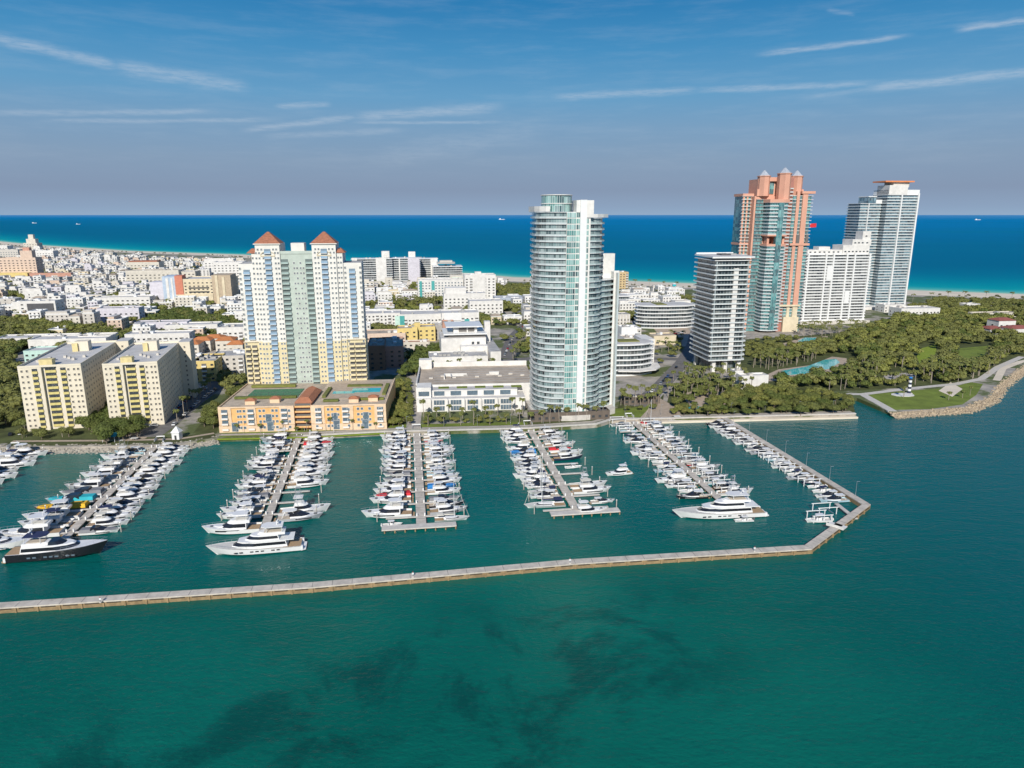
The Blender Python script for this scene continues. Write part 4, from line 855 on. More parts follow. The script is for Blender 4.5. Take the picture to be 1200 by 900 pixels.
B_('small white cube building at the foot of the boxy tower', 866, 452, 7, 7, 9, W, ROOFW, fh=9, bay=9, name='pool_house')
B_('white low resort rows beside the far right tower', 1078, 372, 46, 20, 9, W, ROOFW, fh=3.3, bay=4)
B_('white stepped resort house in front of the beach, far right', 1048, 366, 26, 16, 8, W, ROOFW, fh=3.3, bay=4)
for i, (px, py) in enumerate([(1179, 388), (1197, 394), (1168, 392)]):
    r = B_('white park building with dark red hipped roof, %s' % ['tall middle one', 'at the frame edge', 'low left one'][i], px, py, [18, 22, 14][i], 14, [9, 6, 4][i], W, ROOFT, fh=3.4, bay=5, name='park_building', group='red roofed park buildings')
    tile_roof([18, 22, 14][i], 14, [9.9, 6.9, 4.9][i], mat('dark_red_roof', (.30, .10, .08))).obj('hip_roof', MATS['dark_red_roof'], r)
B_('small white pavilion above the palms on the right', 1140, 362, 18, 12, 5, W, ROOFW, fh=4, bay=5, name='pavilion', cat='pavilion')
B_('long low pale house behind the beach, far right', 1168, 372, 50, 12, 4, W2, ROOFT, fh=4, bay=5, name='house')
B_('light parking structure behind the pink tower garden', 745, 408, 20, 16, 8, W, ROOFT, style='punch', fh=3.4, bay=4)

# scattered low city blocks
city_px = [(-300, 470), (-300, 284), (-90, 288), (30, 294), (150, 302), (285, 309), (420, 319), (520, 329), (600, 336), (800, 344), (806, 362), (735, 395), (640, 418), (560, 392), (500, 383), (440, 392), (300, 420), (215, 405), (150, 405), (20, 415)]
woods = {
 'city green belt left of turret tower': [(168, 380), (205, 364), (288, 380), (290, 396), (250, 393), (215, 384)],
 'upper left garden': [(-40, 380), (38, 378), (60, 398), (20, 414), (-40, 424)],
 'corner beside the left yellow slab': [(-60, 425), (18, 420), (30, 505), (-90, 510)],
 'street garden behind the slabs': [(85, 398), (118, 384), (128, 396), (105, 405)],
 'small square among white blocks': [(160, 414), (215, 396), (255, 400), (262, 407), (220, 405), (175, 424)],
 'gardens right behind the turret tower': [(432, 396), (470, 380), (484, 372), (486, 392), (450, 404)],
 'avenue belt beyond the car deck': [(474, 445), (478, 418), (522, 408), (548, 400), (546, 412), (520, 422), (500, 440)],
 'beach park': [(570, 338), (625, 336), (628, 352), (575, 350)],
 'hedge row before the beach park': [(560, 362), (628, 360), (628, 364), (560, 366)],
 'palm square by turquoise balconies': [(440, 362), (470, 354), (535, 357), (532, 362), (470, 364)]}
def clear(x, y, rr):
    return all((x - a) ** 2 + (y - b) ** 2 > (c + rr) ** 2 for a, b, c in EXC)
def block_mesh(q, w_, d_, h_, far):
    "one small building as a mesh: mats 0 wall 1 roof 2 window 3 trim"
    mb = MB(); mb.box(-w_ / 2, w_ / 2, -d_ / 2, d_ / 2, 0, h_, 0, 1)
    if not far:
        for p in (rect(-w_ / 2, w_ / 2, -d_ / 2 - .02, -d_ / 2 + .3), rect(-w_ / 2, w_ / 2, d_ / 2 - .3, d_ / 2), rect(w_ / 2 - .3, w_ / 2 + .02, -d_ / 2 + .31, d_ / 2 - .31), rect(-w_ / 2 - .02, -w_ / 2 + .3, -d_ / 2 + .31, d_ / 2 - .31)): mb.prism(p, h_ - .05, h_ + .8, 3)
    fh = 3.2; nf = max(1, int(h_ / fh)); nb = max(2, int(w_ / (3.4 if not far else 5.5))); ns = max(1, int(d_ / (4.2 if not far else 7)))
    bal = q.random() < .3
    for k in range(nf):
        z = k * fh + 1.0
        if bal: mb.box(-w_ / 2 + 1, w_ / 2 - 1, -d_ / 2 - 1.1, -d_ / 2 - .001, z - .9, z + .1, 3)
        for i in range(nb):
            x = (i + .5) * w_ / nb - w_ / 2; s = .75 if not far else 1.3
            mb.box(x - s, x + s, -d_ / 2 - .04, -d_ / 2 + .1, z, z + 1.5, 2)
        for i in range(ns):
            y = (i + .5) * d_ / ns - d_ / 2
            mb.box(w_ / 2 - .1, w_ / 2 + .04, y - .75, y + .75, z, z + 1.4, 2); mb.box(-w_ / 2 - .04, -w_ / 2 + .1, y - .75, y + .75, z, z + 1.4, 2)
    for i in range(q.randint(1, 3)):
        a, b_ = q.uniform(-w_ * .35, w_ * .3), q.uniform(-d_ * .35, d_ * .3); s = q.uniform(1.0, 3.2); mb.box(a, a + s, b_, b_ + s, h_ - .1, h_ + q.uniform(.8, 2.4), q.choice([1, 3, 3]))
    if q.random() < .35:
        s = q.uniform(.35, .6); mb.box(-w_ / 2 + .5, -w_ / 2 + .5 + w_ * s, -d_ / 2 + 1.5, d_ / 2 - .5, h_ + .01, h_ + 3.1, 0, 1)
    return mb
walls = [(W, 'white'), (W, 'bright white'), (W2, 'warm white'), (W, 'plain white'), (LGREY, 'pale grey'), (W, 'clean white'), (W, 'sunlit white'), (PINKW, 'pale pink'), (LAV, 'lilac white'), (W, 'chalk white'), (W2, 'cream white'), (W, 'fresh white'), (CREAM, 'cream'), (W, 'white')]
roofs = [(ROOFW, 'white roof'), (ROOFG, 'grey roof'), (ROOFT, 'tan roof'), (ROOFW, 'pale roof'), (OTILE, 'red roof') if False else (ROOFG, 'mid grey roof'), (ROOFG, 'patchy grey roof'), (ROOFW, 'white roof')]
rnd.seed(5); lots = []; clumps = []
for i in range(330):
    p_ = (rnd.uniform(-60, 780), rnd.uniform(296, 440)); 
    if inside(p_, city_px): x_, y_ = G(*p_); clumps.append((x_, y_, rnd.uniform(8, 21)))
woodpx = list(woods.values())
a0 = -3000
gb = 425
while gb < 3200:
    row_d = rnd.uniform(12, 21); ga = -2700 + rnd.uniform(0, 15)
    while ga < 500:
        w_ = rnd.uniform(9, 22); x, y = grid(ga + w_ / 2, gb + row_d / 2); ga += w_ + rnd.uniform(2, 6)
        if (ga % 105) < 14: ga += 12
        if y < 300: continue
        p = PXY(x, y, 2)
        if not (-290 < p[0] < 820) or not inside(p, city_px): continue
        if any(inside(p, q) for q in woodpx) or not clear(x, y, 9): continue
        if rnd.random() < .07 or any((x - a) ** 2 + (y - b) ** 2 < c * c for a, b, c in clumps): continue
        lots.append(((0 if -25 < p[0] < 1225 else 5000) + math.hypot(x, y), x, y, w_, row_d - rnd.uniform(1, 5)))
    gb += row_d + rnd.uniform(2.5, 6)
    if (gb % 95) < 22: gb += 12
lots.sort(); near = []; rest = {}
for i, (dd, x, y, w_, d_) in enumerate(lots):
    h_ = rnd.choice([6.4, 6.4, 7, 9.6, 9.8, 9.6, 12.9, 6.6, 4.2]) + rnd.uniform(0, .8)
    if dd > 900 and rnd.random() < .035: h_ = rnd.uniform(13, 19)
    wi, ri = rnd.randrange(len(walls)), rnd.randrange(len(roofs)); rr = TH + (math.pi / 2 if rnd.random() < .3 else 0)
    if rr > 1: w_, d_ = d_, w_
    far = math.hypot(x, y) > 1000; mb = block_mesh(rnd, w_, d_, h_, far)
    if ri == 2 and rnd.random() < .3: roofs_i = OTILE; mb.prism(rect(-w_ / 2 - .4, w_ / 2 + .4, -d_ / 2 - .4, d_ / 2 + .4), h_ + .82, h_ + 2.6, 1, poly2=rect(-w_ * .25, w_ * .25, -d_ * .1, d_ * .1))
    mats = [walls[wi][0], roofs[ri][0], DARKW, WHITE]
    if i < 235:
        o = mb.obj('city_house', mats); o.location = (x, y, 2); o.rotation_euler = (0, 0, rr)
        st = ['', 'one', 'two', 'three', 'four', 'five', 'six', 'seven', 'eight'][max(1, min(8, int(h_ / 3.2)))]
        tag(o, '', 'house', 'low white city houses'); o['_d'] = '%s %s storey house, %s,' % (walls[wi][1], st, roofs[ri][1]); near.append(o)
    else:
        key = (wi, ri); rest.setdefault(key, MB()).add(mb, Matrix.Translation((x, y, 2)) @ Matrix.Rotation(rr, 4, 'Z'))
    EXC.append((x, y, min(w_, d_) * .5))
print('lots', len(lots))
ALLM = []; big = MB()
for (wi, ri), mb in rest.items():
    base = []
    for mm in (walls[wi][0], roofs[ri][0], DARKW, WHITE):
        if mm not in ALLM: ALLM.append(mm)
        base.append(ALLM.index(mm))
    b0 = len(big.v); big.v += mb.v; big.f += [tuple(i + b0 for i in f) for f in mb.f]; big.m += [base[k] for k in mb.m]; big.uv += [None] * len(mb.f)
if big.f: o = big.obj('distant_city_blocks', ALLM); o['kind'] = 'stuff'
rows(near, lambda o: o['_d'], 'low city', 22)
for o in near: del o['_d']

# streets, promenade, lawns, pools
UNDER = mat('shrubby_ground', (.085, .10, .032), rough=.95, scale=.15, var=.4, dirt=.3, coord='World')
for q_ in ([(778, 488), (784, 462), (800, 444), (880, 442), (905, 452), (965, 460), (1000, 474), (1002, 483)], [(885, 452), (868, 430), (868, 398), (935, 394), (1000, 388), (1060, 368), (1240, 354), (1240, 422), (1195, 420), (1160, 440), (1130, 450), (1000, 458), (960, 459)],
           [(-90, 515), (-60, 425), (18, 418), (32, 505), (96, 500), (170, 492), (172, 514), (20, 520)], [(226, 508), (250, 478), (285, 448), (300, 452), (262, 476), (254, 508)], woods['avenue belt beyond the car deck'], [(455, 502), (456, 448), (474, 446), (479, 502)],
           [(484, 442), (495, 430), (628, 428), (628, 440)], [(722, 486), (727, 466), (778, 462), (776, 478)], [(618, 499), (620, 490), (720, 484), (730, 488), (712, 491), (698, 496)]) + tuple(woods[k] for k in woods if not k.startswith(('corner', 'avenue', 'palm'))): sheet('shrubby_ground', GP(*q_), UNDER, 2.02)
sheet('quay_bank', off([G(716, 492), G(800, 490), G(1003, 485)], .2) + off([G(716, 492), G(800, 490), G(1003, 485)], 2.6)[::-1], SAND, .9, 1.6)
def line(nm, pxs, wid, m, z=None): return sheet(nm, strip(GP(*pxs), wid), m, z)
line('road', [(172, 512), (190, 500), (222, 474), (248, 455), (262, 442)], 13, ASPH); line('road', [(262, 441), (340, 452)], 8, ASPH)
line('road', [(484, 503), (489, 470), (482, 440), (470, 432)], 7, PAVE); line('road', [(470, 432), (560, 425), (640, 419), (720, 415)], 12, ASPH); line('road', [(592, 420), (602, 395), (625, 372), (640, 350)], 12, ASPH)
line('road', [(745, 476), (772, 455), (800, 425), (812, 405), (818, 380)], 11, ASPH); line('road', [(765, 470), (800, 432), (815, 410)], 5, PAVE); line('road', [(700, 418), (760, 420), (800, 421)], 9, ASPH)
for bb in (470, 560, 655, 750, 850, 960, 1080, 1220, 1400, 1600, 1850):
    a_ = 260 if bb > 700 else -130
    while a_ > -1500 and not inside(PXY(*grid(a_ + 40, bb), 2), city_px): a_ -= 15
    sheet('road', strip([grid(-1700, bb), grid(a_, bb)], 9), ASPH, 2.012)
for aa in (-120, -225, -330, -435, -560, -700, -860, -1050, -1280):
    sheet('road', strip([grid(aa, 480), grid(aa, min(2300, 1150 - aa * .85))], 8), ASPH, 2.008)
qline = [G(0, 524), G(120, 523), G(205, 521), G(255, 513), G(355, 511), G(452, 506), G(500, 505), G(620, 502), G(700, 497), G(716, 492), G(800, 490), G(1003, 485)]
offq = lambda p, d: off(p, -d)
sheet('seawall', offq(qline[4:], -.4) + offq(qline[4:], 1.4)[::-1], LGREY, 2.45, .6)
sheet('promenade', offq(qline[3:], 3.2) + offq(qline[3:], 6.2)[::-1], PAVE, 2.04)
sheet('promenade', offq(qline[:4], 7.5) + offq(qline[:4], 10)[::-1], TAN, 2.06)
sheet('shrubby_ground', offq(qline[:4], 1.5) + offq(qline[:4], 13)[::-1], UNDER, 2.025)
sheet('quay_grass', offq(qline[3:8], 1.5) + offq(qline[3:8], 3.1)[::-1], LAWN, 2.05)
sheet('quay_grass', offq(qline[3:8], 6.4) + offq(qline[3:8], 12)[::-1], LAWN, 2.05)
sheet('bright_bank_grass', offq(qline[3:6], -.9) + offq(qline[3:6], 1.2)[::-1], mat('bright_grass', (.23, .30, .03)), 1.6, .5)
sheet('park_lawn', GP((1014, 463), (1030, 471), (1046, 480.5), (1090, 479.5), (1128, 474), (1144, 463), (1152, 450), (1138, 448), (1110, 455), (1060, 458)), LAWN, 2.06)
sheet('park_lawn', GP((1074, 418), (1080, 408), (1096, 404), (1098, 412), (1090, 424), (1078, 428)), mat('bright_grass', (.23, .30, .03)), 2.06)
sheet('park_lawn', GP((1118, 424), (1125, 408), (1160, 405), (1152, 418), (1140, 430)), LAWN, 2.06)
sheet('park_lawn', GP((700, 480), (740, 478), (780, 470), (795, 482), (760, 490), (720, 488)), LAWN, 2.05)
sheet('park_path', strip(GP((968, 462), (1012, 462), (1060, 456), (1120, 450), (1150, 444), (1170, 430), (1198, 418)), 4.5), LGREY, 2.08)
sheet('park_path', strip(GP((1012, 463), (1030, 473), (1046, 482)), 5), LGREY, 2.2, .8)
sheet('park_plaza', GP((1035, 440), (1070, 436), (1075, 441), (1040, 446)), PAVE, 2.07); sheet('park_plaza', GP((1100, 458), (1114, 448), (1128, 456), (1116, 465)), SAND, 2.075)
sheet('park_path', strip(GP((980, 408), (1010, 398), (1040, 390), (1060, 384)), 6), PAVE, 2.07)
sheet('park_path', strip(GP((1168, 446), (1175, 432), (1196, 424), (1215, 420)), 4.5), SAND, 2.07)
sheet('pool_terrace', GP((897, 440), (912, 433), (950, 428), (975, 418), (992, 420), (994, 432), (970, 438), (935, 445), (900, 447)), TAN, 2.09)
sheet('swimming_pool', GP((914, 440), (916, 435), (945, 430), (966, 422), (980, 421), (984, 425), (972, 432), (945, 438)), POOL, 2.3, .2)
sheet('pool_terrace', GP((800, 462), (830, 452), (856, 456), (850, 474), (808, 478)), TAN, 2.06)
sheet('swimming_pool', GP((806, 480), (806, 476), (822, 477), (836, 476), (835, 480)), POOL, 2.3, .2)
sheet('pool_terrace', GP((912, 404), (940, 396), (970, 394), (968, 404), (945, 410), (918, 412)), TAN, 2.06); sheet('swimming_pool', GP((935, 400), (943, 396), (962, 396), (950, 402)), POOL, 2.3, .2)
sheet('garden_plaza', GP((748, 492), (772, 466), (790, 476), (800, 487)), TAN, 2.055); sheet('entry_court', GP((766, 385), (800, 378), (812, 392), (780, 402)), TAN, 2.05)
sheet('tennis_terrace', GP((118, 508), (170, 500), (185, 505), (170, 514), (120, 518)), TAN, 2.05)
# ---------------------------------------------------------------- vegetation
def crown(seed, r, h, nl, n, ls, core=True):
    q = random.Random(seed); mb = MB(); lobes = [(0, 0, h * .45, r * .62)]
    for i in range(nl):
        a = 2 * math.pi * i / nl + q.uniform(-.4, .4); rr = r * q.uniform(.38, .62)
        lobes.append((rr * math.cos(a), rr * math.sin(a), h * q.uniform(.22, .62), r * q.uniform(.34, .52)))
    if core:
        for (x, y, z, R_) in lobes:
            k = R_ * .78; n1 = 7
            rings = [(k * math.sin(t), z + k * .8 * math.cos(t)) for t in (.5, 1.2, 1.9, 2.6)]
            for (ra, za), (rb, zb) in zip(rings, rings[1:]):
                for i in range(n1):
                    A0, A1 = 2 * math.pi * i / n1, 2 * math.pi * (i + 1) / n1
                    mb.face([(x + rb * math.cos(A0), y + rb * math.sin(A0), zb), (x + rb * math.cos(A1), y + rb * math.sin(A1), zb), (x + ra * math.cos(A1), y + ra * math.sin(A1), za), (x + ra * math.cos(A0), y + ra * math.sin(A0), za)])
            mb.face([(x + rings[0][0] * math.cos(2 * math.pi * i / n1), y + rings[0][0] * math.sin(2 * math.pi * i / n1), rings[0][1]) for i in range(n1)])
    for i in range(n):
        x, y, z, R_ = q.choice(lobes); u = q.uniform(-.55, 1); a = q.uniform(0, 2 * math.pi); s = math.sqrt(1 - u * u); k = R_ * q.uniform(.78, 1.12)
        p = Vector((x + k * s * math.cos(a), y + k * s * math.sin(a), z + k * .85 * u))
        nrm = Vector((s * math.cos(a), s * math.sin(a), u + .4)) + Vector((q.uniform(-.8, .8), q.uniform(-.8, .8), q.uniform(-.6, .6))); nrm.normalize()
        t1 = nrm.orthogonal().normalized(); t2 = nrm.cross(t1); L = ls * q.uniform(.6, 1.3); b = q.uniform(0, 6.28)
        d1 = t1 * math.cos(b) + t2 * math.sin(b); d2 = nrm.cross(d1)
        mb.face([p - d1 * L, p - d2 * L * .6, p + d1 * L, p + d2 * L * .7])
    return mb
def palm_crown(seed, L, n=16, segs=4):
    q = random.Random(seed); mb = MB()
    for i in range(n):
        a = 2 * math.pi * i / n * 1.0 + q.uniform(-.2, .2); up = q.uniform(-.1, .9); ln = L * q.uniform(.8, 1.1); c, s = math.cos(a), math.sin(a)
        pts = []; x = z = 0; ang = up
        for k in range(segs + 1):
            pts.append((x, z)); x += ln / segs * math.cos(ang); z += ln / segs * math.sin(ang); ang -= .55 + .1 * k
        wd = [.1, .55, .62, .42, .05][:segs + 1]
        for k in range(segs):
            (x0, z0), (x1, z1) = pts[k], pts[k + 1]; w0, w1 = wd[k], wd[k + 1]
            for sg in (-1, 1):
                mb.face([(x0 * c, x0 * s, z0), (x1 * c, x1 * s, z1), (x1 * c - sg * w1 * s, x1 * s + sg * w1 * c, z1 - w1 * .55), (x0 * c - sg * w0 * s, x0 * s + sg * w0 * c, z0 - w0 * .55)])
    return mb
def trunk_mb(h, r0, r1, lean=0, limbs=0, cr=3):
    mb = MB(); pts = [(lean * (t / 4) ** 2, 0, h * t / 4) for t in range(5)]
    for i in range(4): mb.tube((pts[i][0], 0, pts[i][2] - (.3 if i == 0 else .02)), pts[i + 1], r0 + (r1 - r0) * i / 4, 6, r2=r0 + (r1 - r0) * (i + 1) / 4)
    for i in range(limbs):
        a = 2 * math.pi * i / limbs + .4; mb.tube((pts[3][0], 0, pts[3][2]), (cr * math.cos(a), cr * math.sin(a), h + 1.6), r1 * .7, 4, r2=r1 * .3)
    return mb
TREES = []
for sd, (r_, h_, nl) in enumerate([(4.6, 5.5, 7), (4.2, 6.5, 6), (5.2, 5.2, 8), (3.8, 5.0, 5), (4.8, 6.0, 7)]):
    TREES.append((crown(sd, r_, h_, nl, 1100, .36).mesh('crown', LEAF), trunk_mb(3.2, .32, .2, 0, 4, 2.2).mesh('trunk', BARK)))
PALMS = []
for sd, (hh, L, ln) in enumerate([(9.5, 3.3, .8), (8.0, 3.5, -.6), (11, 3.1, .4), (6.5, 3.2, 0)]):
    PALMS.append((palm_crown(sd, L, 18).mesh('crown', PALML), trunk_mb(hh, .24, .15, ln).mesh('trunk', PBARK), hh, ln))
LODT = [crown(50 + i, 4.8, 5.0, 6, 150, .7) for i in range(3)]; LODP = [palm_crown(60 + i, 3.4, 9, 3) for i in range(2)]
veg = []    # (kind, x, y, scale, region, tone)
def scatter(region, poly, kind, spacing, sc_=(.8, 1.2), tone=0, margin=0, jitter=.45, keep=1.0, free=True, world=False):
    pts = poly if world else [G(*p) for p in poly]
    x0, x1 = min(p[0] for p in pts), max(p[0] for p in pts); y0, y1 = min(p[1] for p in pts), max(p[1] for p in pts)
    y = y0; n = 0
    while y < y1:
        x = x0 + rnd.uniform(0, spacing)
        while x < x1:
            a, b = x + rnd.uniform(-jitter, jitter) * spacing, y + rnd.uniform(-jitter, jitter) * spacing; x += spacing
            if not inside((a, b), pts) or rnd.random() > keep: continue
            if free and not clear(a, b, margin): continue
            veg.append((kind, a, b, rnd.uniform(*sc_), region, tone)); n += 1
        y += spacing
def row_of(region, pxs, kind, spacing, sc_=(.85, 1.1), tone=0):
    p = GP(*pxs)
    for i in range(len(p) - 1):
        L = math.hypot(p[i + 1][0] - p[i][0], p[i + 1][1] - p[i][1]); n = max(1, int(L / spacing))
        for k in range(n):
            t_ = (k + .5) / n; veg.append((kind, p[i][0] + (p[i + 1][0] - p[i][0]) * t_ + rnd.uniform(-.8, .8), p[i][1] + (p[i + 1][1] - p[i][1]) * t_ + rnd.uniform(-.8, .8), rnd.uniform(*sc_), region, tone))
rnd.seed(21)
T_, Pm = 'tree', 'palm'
scatter('before the yellow slabs', [(98, 500), (118, 488), (162, 494), (168, 512), (150, 521), (108, 521)], T_, 6.0, (.8, 1.1), 1, free=False)
scatter('before the left slab', [(20, 503), (92, 505), (96, 517), (26, 518)], T_, 6.5, (.45, .8), 0, free=False, keep=.7)
scatter('at the corner beside the left yellow slab', woods['corner beside the left yellow slab'], T_, 8.5, (.9, 1.3), 0, free=False, keep=.85)
scatter('between the two yellow slabs', [(108, 490), (118, 455), (132, 452), (134, 486)], T_, 6.5, (.7, 1.0), 0, free=False)
scatter('along the waterfront street', [(228, 508), (250, 478), (268, 460), (300, 452), (300, 462), (262, 474), (252, 506)], T_, 6.5, (.6, .95), 0, free=False, keep=.8)
row_of('on the street left of the orange block', [(205, 497), (228, 474), (250, 452)], Pm, 9)
scatter('behind the orange block', [(252, 440), (285, 446), (288, 454), (262, 458)], T_, 6.5, (.7, 1), 0, free=False)
scatter('in the hedge right of the orange block', [(456, 500), (458, 450), (472, 448), (477, 500)], T_, 4.6, (.55, .7), 2, free=False)
row_of('lining the alley beside the car deck', [(479, 500), (481, 470), (478, 446)], T_, 6, (.4, .6), 0)
scatter('in the avenue belt beyond the car deck', woods['avenue belt beyond the car deck'], T_, 8, (.95, 1.25), 1, free=False)
scatter('behind the car deck', [(492, 440), (500, 432), (625, 430), (628, 438)], T_, 6.5, (.5, .75), 0, free=False, keep=.8)
row_of('behind the car deck', [(480, 440), (620, 435)], Pm, 7.5); row_of('on the avenue past the market', [(600, 428), (612, 405), (628, 385)], Pm, 11, (.9, 1.2))
row_of('before the car deck town houses', [(490, 492), (620, 487)], Pm, 6.6, (.75, .95)); row_of('before the car deck town houses', [(498, 497), (522, 497)], T_, 4, (.5, .65))
row_of('on the quay before the glass tower', [(618, 497), (712, 490)], Pm, 4.6, (.8, 1.0)); scatter('before the car deck town houses', [(488, 500.5), (618, 496.5), (618, 489), (488, 492)], T_, 5, (.28, .45), 2, free=False, keep=.55); row_of('before the car deck town houses', [(494, 500), (618, 496)], Pm, 7.5, (.7, .9)); row_of('among the left quay shrubs', [(10, 512), (95, 513)], Pm, 13, (.6, .9)); scatter('along the orange block front', [(260, 508), (452, 503), (452, 501), (260, 506)], T_, 4, (.22, .32), 0, free=False, keep=.7); row_of('at the foot of the glass tower', [(690, 482), (732, 474)], Pm, 5.5, (.8, 1.1))
row_of('along the orange block front', [(264, 508), (452, 503)], Pm, 11, (.5, .65))
row_of('in a double row by the drive', [(727, 478), (775, 474)], Pm, 3.6, (.85, 1.0)); row_of('in a double row by the drive', [(727, 472), (775, 468)], Pm, 3.6, (.85, 1.0)); row_of('in a double row by the drive', [(725, 482), (772, 480)], T_, 7, (.4, .5), 0)
scatter('before the boxy tower', [(780, 455), (795, 440), (880, 445), (885, 458), (850, 470), (805, 474), (785, 478)], Pm, 5.2, (.7, 1.05), free=False, keep=.6)
scatter('before the boxy tower', [(780, 462), (800, 445), (880, 452), (880, 466), (835, 482), (795, 484)], T_, 6.8, (.5, .8), 0, free=False, keep=.75)
scatter('in the garden hedge at the quay', [(780, 486), (790, 478), (850, 482), (850, 487), (800, 488)], T_, 4.2, (.35, .5), 2, free=False)
scatter('on the wooded bank by the inlet', [(820, 489), (850, 462), (900, 456), (965, 462), (1000, 474), (1002, 484), (930, 487.5)], T_, 6.2, (.55, .95), -1, free=False)
park = [(885, 452), (905, 448), (990, 436), (1010, 420), (985, 414), (960, 420), (905, 424), (898, 415), (960, 404), (1000, 392), (1060, 372), (1100, 366), (1200, 362), (1240, 400), (1235, 418), (1190, 416), (1160, 436), (1130, 448), (1060, 452), (1000, 458), (960, 456)]
lawnw = [GP(*p) for p in ([(1070, 432), (1072, 404), (1100, 400), (1100, 420), (1090, 432)], [(1114, 430), (1120, 404), (1166, 402), (1150, 432)], [(1035, 448), (1035, 434), (1076, 434), (1078, 448)])]
def not_lawn(): 
    global veg
    veg = [v for v in veg if not any(inside((v[1], v[2]), p) for p in lawnw)]
scatter('in the waterfront park', park, T_, 8.6, (.6, 1.35), -1, free=True, margin=2)
scatter('in the waterfront park', [(960, 460), (985, 440), (1020, 425), (1190, 415), (1165, 432), (1150, 446), (1060, 452)], Pm, 7.5, (.8, 1.1), keep=.85, free=False)
not_lawn()
row_of('on the lawn by the striped light tower', [(1056, 466), (1060, 465)], Pm, 1.8, (.5, .65)); row_of('on the lawn by the striped light tower', [(1100, 469), (1122, 468), (1140, 462)], Pm, 9, (.5, .75))
row_of('behind the striped light tower', [(1000, 452), (1050, 449), (1110, 444), (1150, 440)], Pm, 5.5)
scatter('around the pink tower pools', [(868, 420), (880, 400), (935, 396), (930, 412), (900, 424)], T_, 7.5, (.5, .8), 0, free=False, keep=.8); scatter('around the pink tower pools', [(868, 430), (905, 420), (960, 418), (950, 426), (905, 434)], Pm, 5.5, (.8, 1.0), free=False)
scatter('before the white slab tower', [(930, 395), (940, 386), (1015, 384), (1010, 392), (960, 396)], Pm, 8, (.8, 1.1), free=False); scatter('beyond the park', [(1062, 362), (1100, 352), (1240, 356), (1240, 366), (1110, 368)], T_, 11, (.8, 1.2), 0, margin=2)
row_of('on the far right beach edge', [(1060, 354), (1100, 352), (1140, 351), (1200, 353)], Pm, 22, (1.1, 1.4)); row_of('on the beach edge beyond the curved condominium', [(735, 337), (770, 337), (800, 340)], Pm, 16, (1.1, 1.4))
for nm, poly in woods.items():
    if nm.startswith('corner') or nm.startswith('avenue'): continue
    scatter('in the ' + nm, poly, Pm if nm.startswith('palm') else T_, 9.5, (.85, 1.25), 2 if nm.startswith('palm') else (1 if 'belt' in nm else 0), free=True, margin=0, keep=.9)
scatter('among the curved condominiums', [(720, 352), (745, 345), (815, 350), (815, 372), (760, 372), (742, 395), (720, 378)], T_, 9, (.7, 1.1), 0, margin=2, keep=.7)
scatter('along the bending drive', [(728, 420), (745, 400), (808, 395), (800, 410), (776, 428), (745, 436)], T_, 8.5, (.5, .85), 0, margin=0, keep=.55); scatter('along the bending drive', [(740, 418), (750, 400), (812, 392), (800, 412)], Pm, 11, (.7, 1.0), margin=0)
scatter('among the city houses', city_px, T_, 13.5, (.6, 1.25), -1, margin=-4, keep=.62, jitter=.5)
for cx_, cy_, cr_ in clumps: scatter('among the city houses', [(cx_ + cr_ * math.cos(a_ * .785), cy_ + cr_ * math.sin(a_ * .785)) for a_ in range(8)], T_, 8, (.75, 1.2), -1, margin=-5, keep=.9, world=True)
scatter('among the city houses', city_px, Pm, 30, (.8, 1.1), 0, margin=-2, keep=.5)
for q_, wd in ((off(shore, 78), 1), ):
    for i in range(3, len(q_) - 2):
        a, b = q_[i], q_[i + 1]; L = math.hypot(b[0] - a[0], b[1] - a[1]); n = int(L / 8)
        for k in range(n):
            t_ = (k + rnd.random()) / n; j = rnd.uniform(10, 26)
            if rnd.random() < .5: veg.append((T_, a[0] + (b[0] - a[0]) * t_, a[1] + (b[1] - a[1]) * t_ - j, rnd.uniform(.35, .65), 'on the dune line', 3))
seen = []
for v in veg:
    p = PXY(v[1], v[2], 6)
    if -250 < p[0] < 1300: seen.append(v)
TONES = [LEAF, LEAFD, LEAFL, DUNE]; lodmesh = {}
TM = {}
def tmesh(i, tone):
    if tone == 0: return TREES[i][0]
    if (i, tone) not in TM: me = TREES[i][0].copy(); me.materials.clear(); me.materials.append(TONES[tone]); TM[(i, tone)] = me
    return TM[(i, tone)]
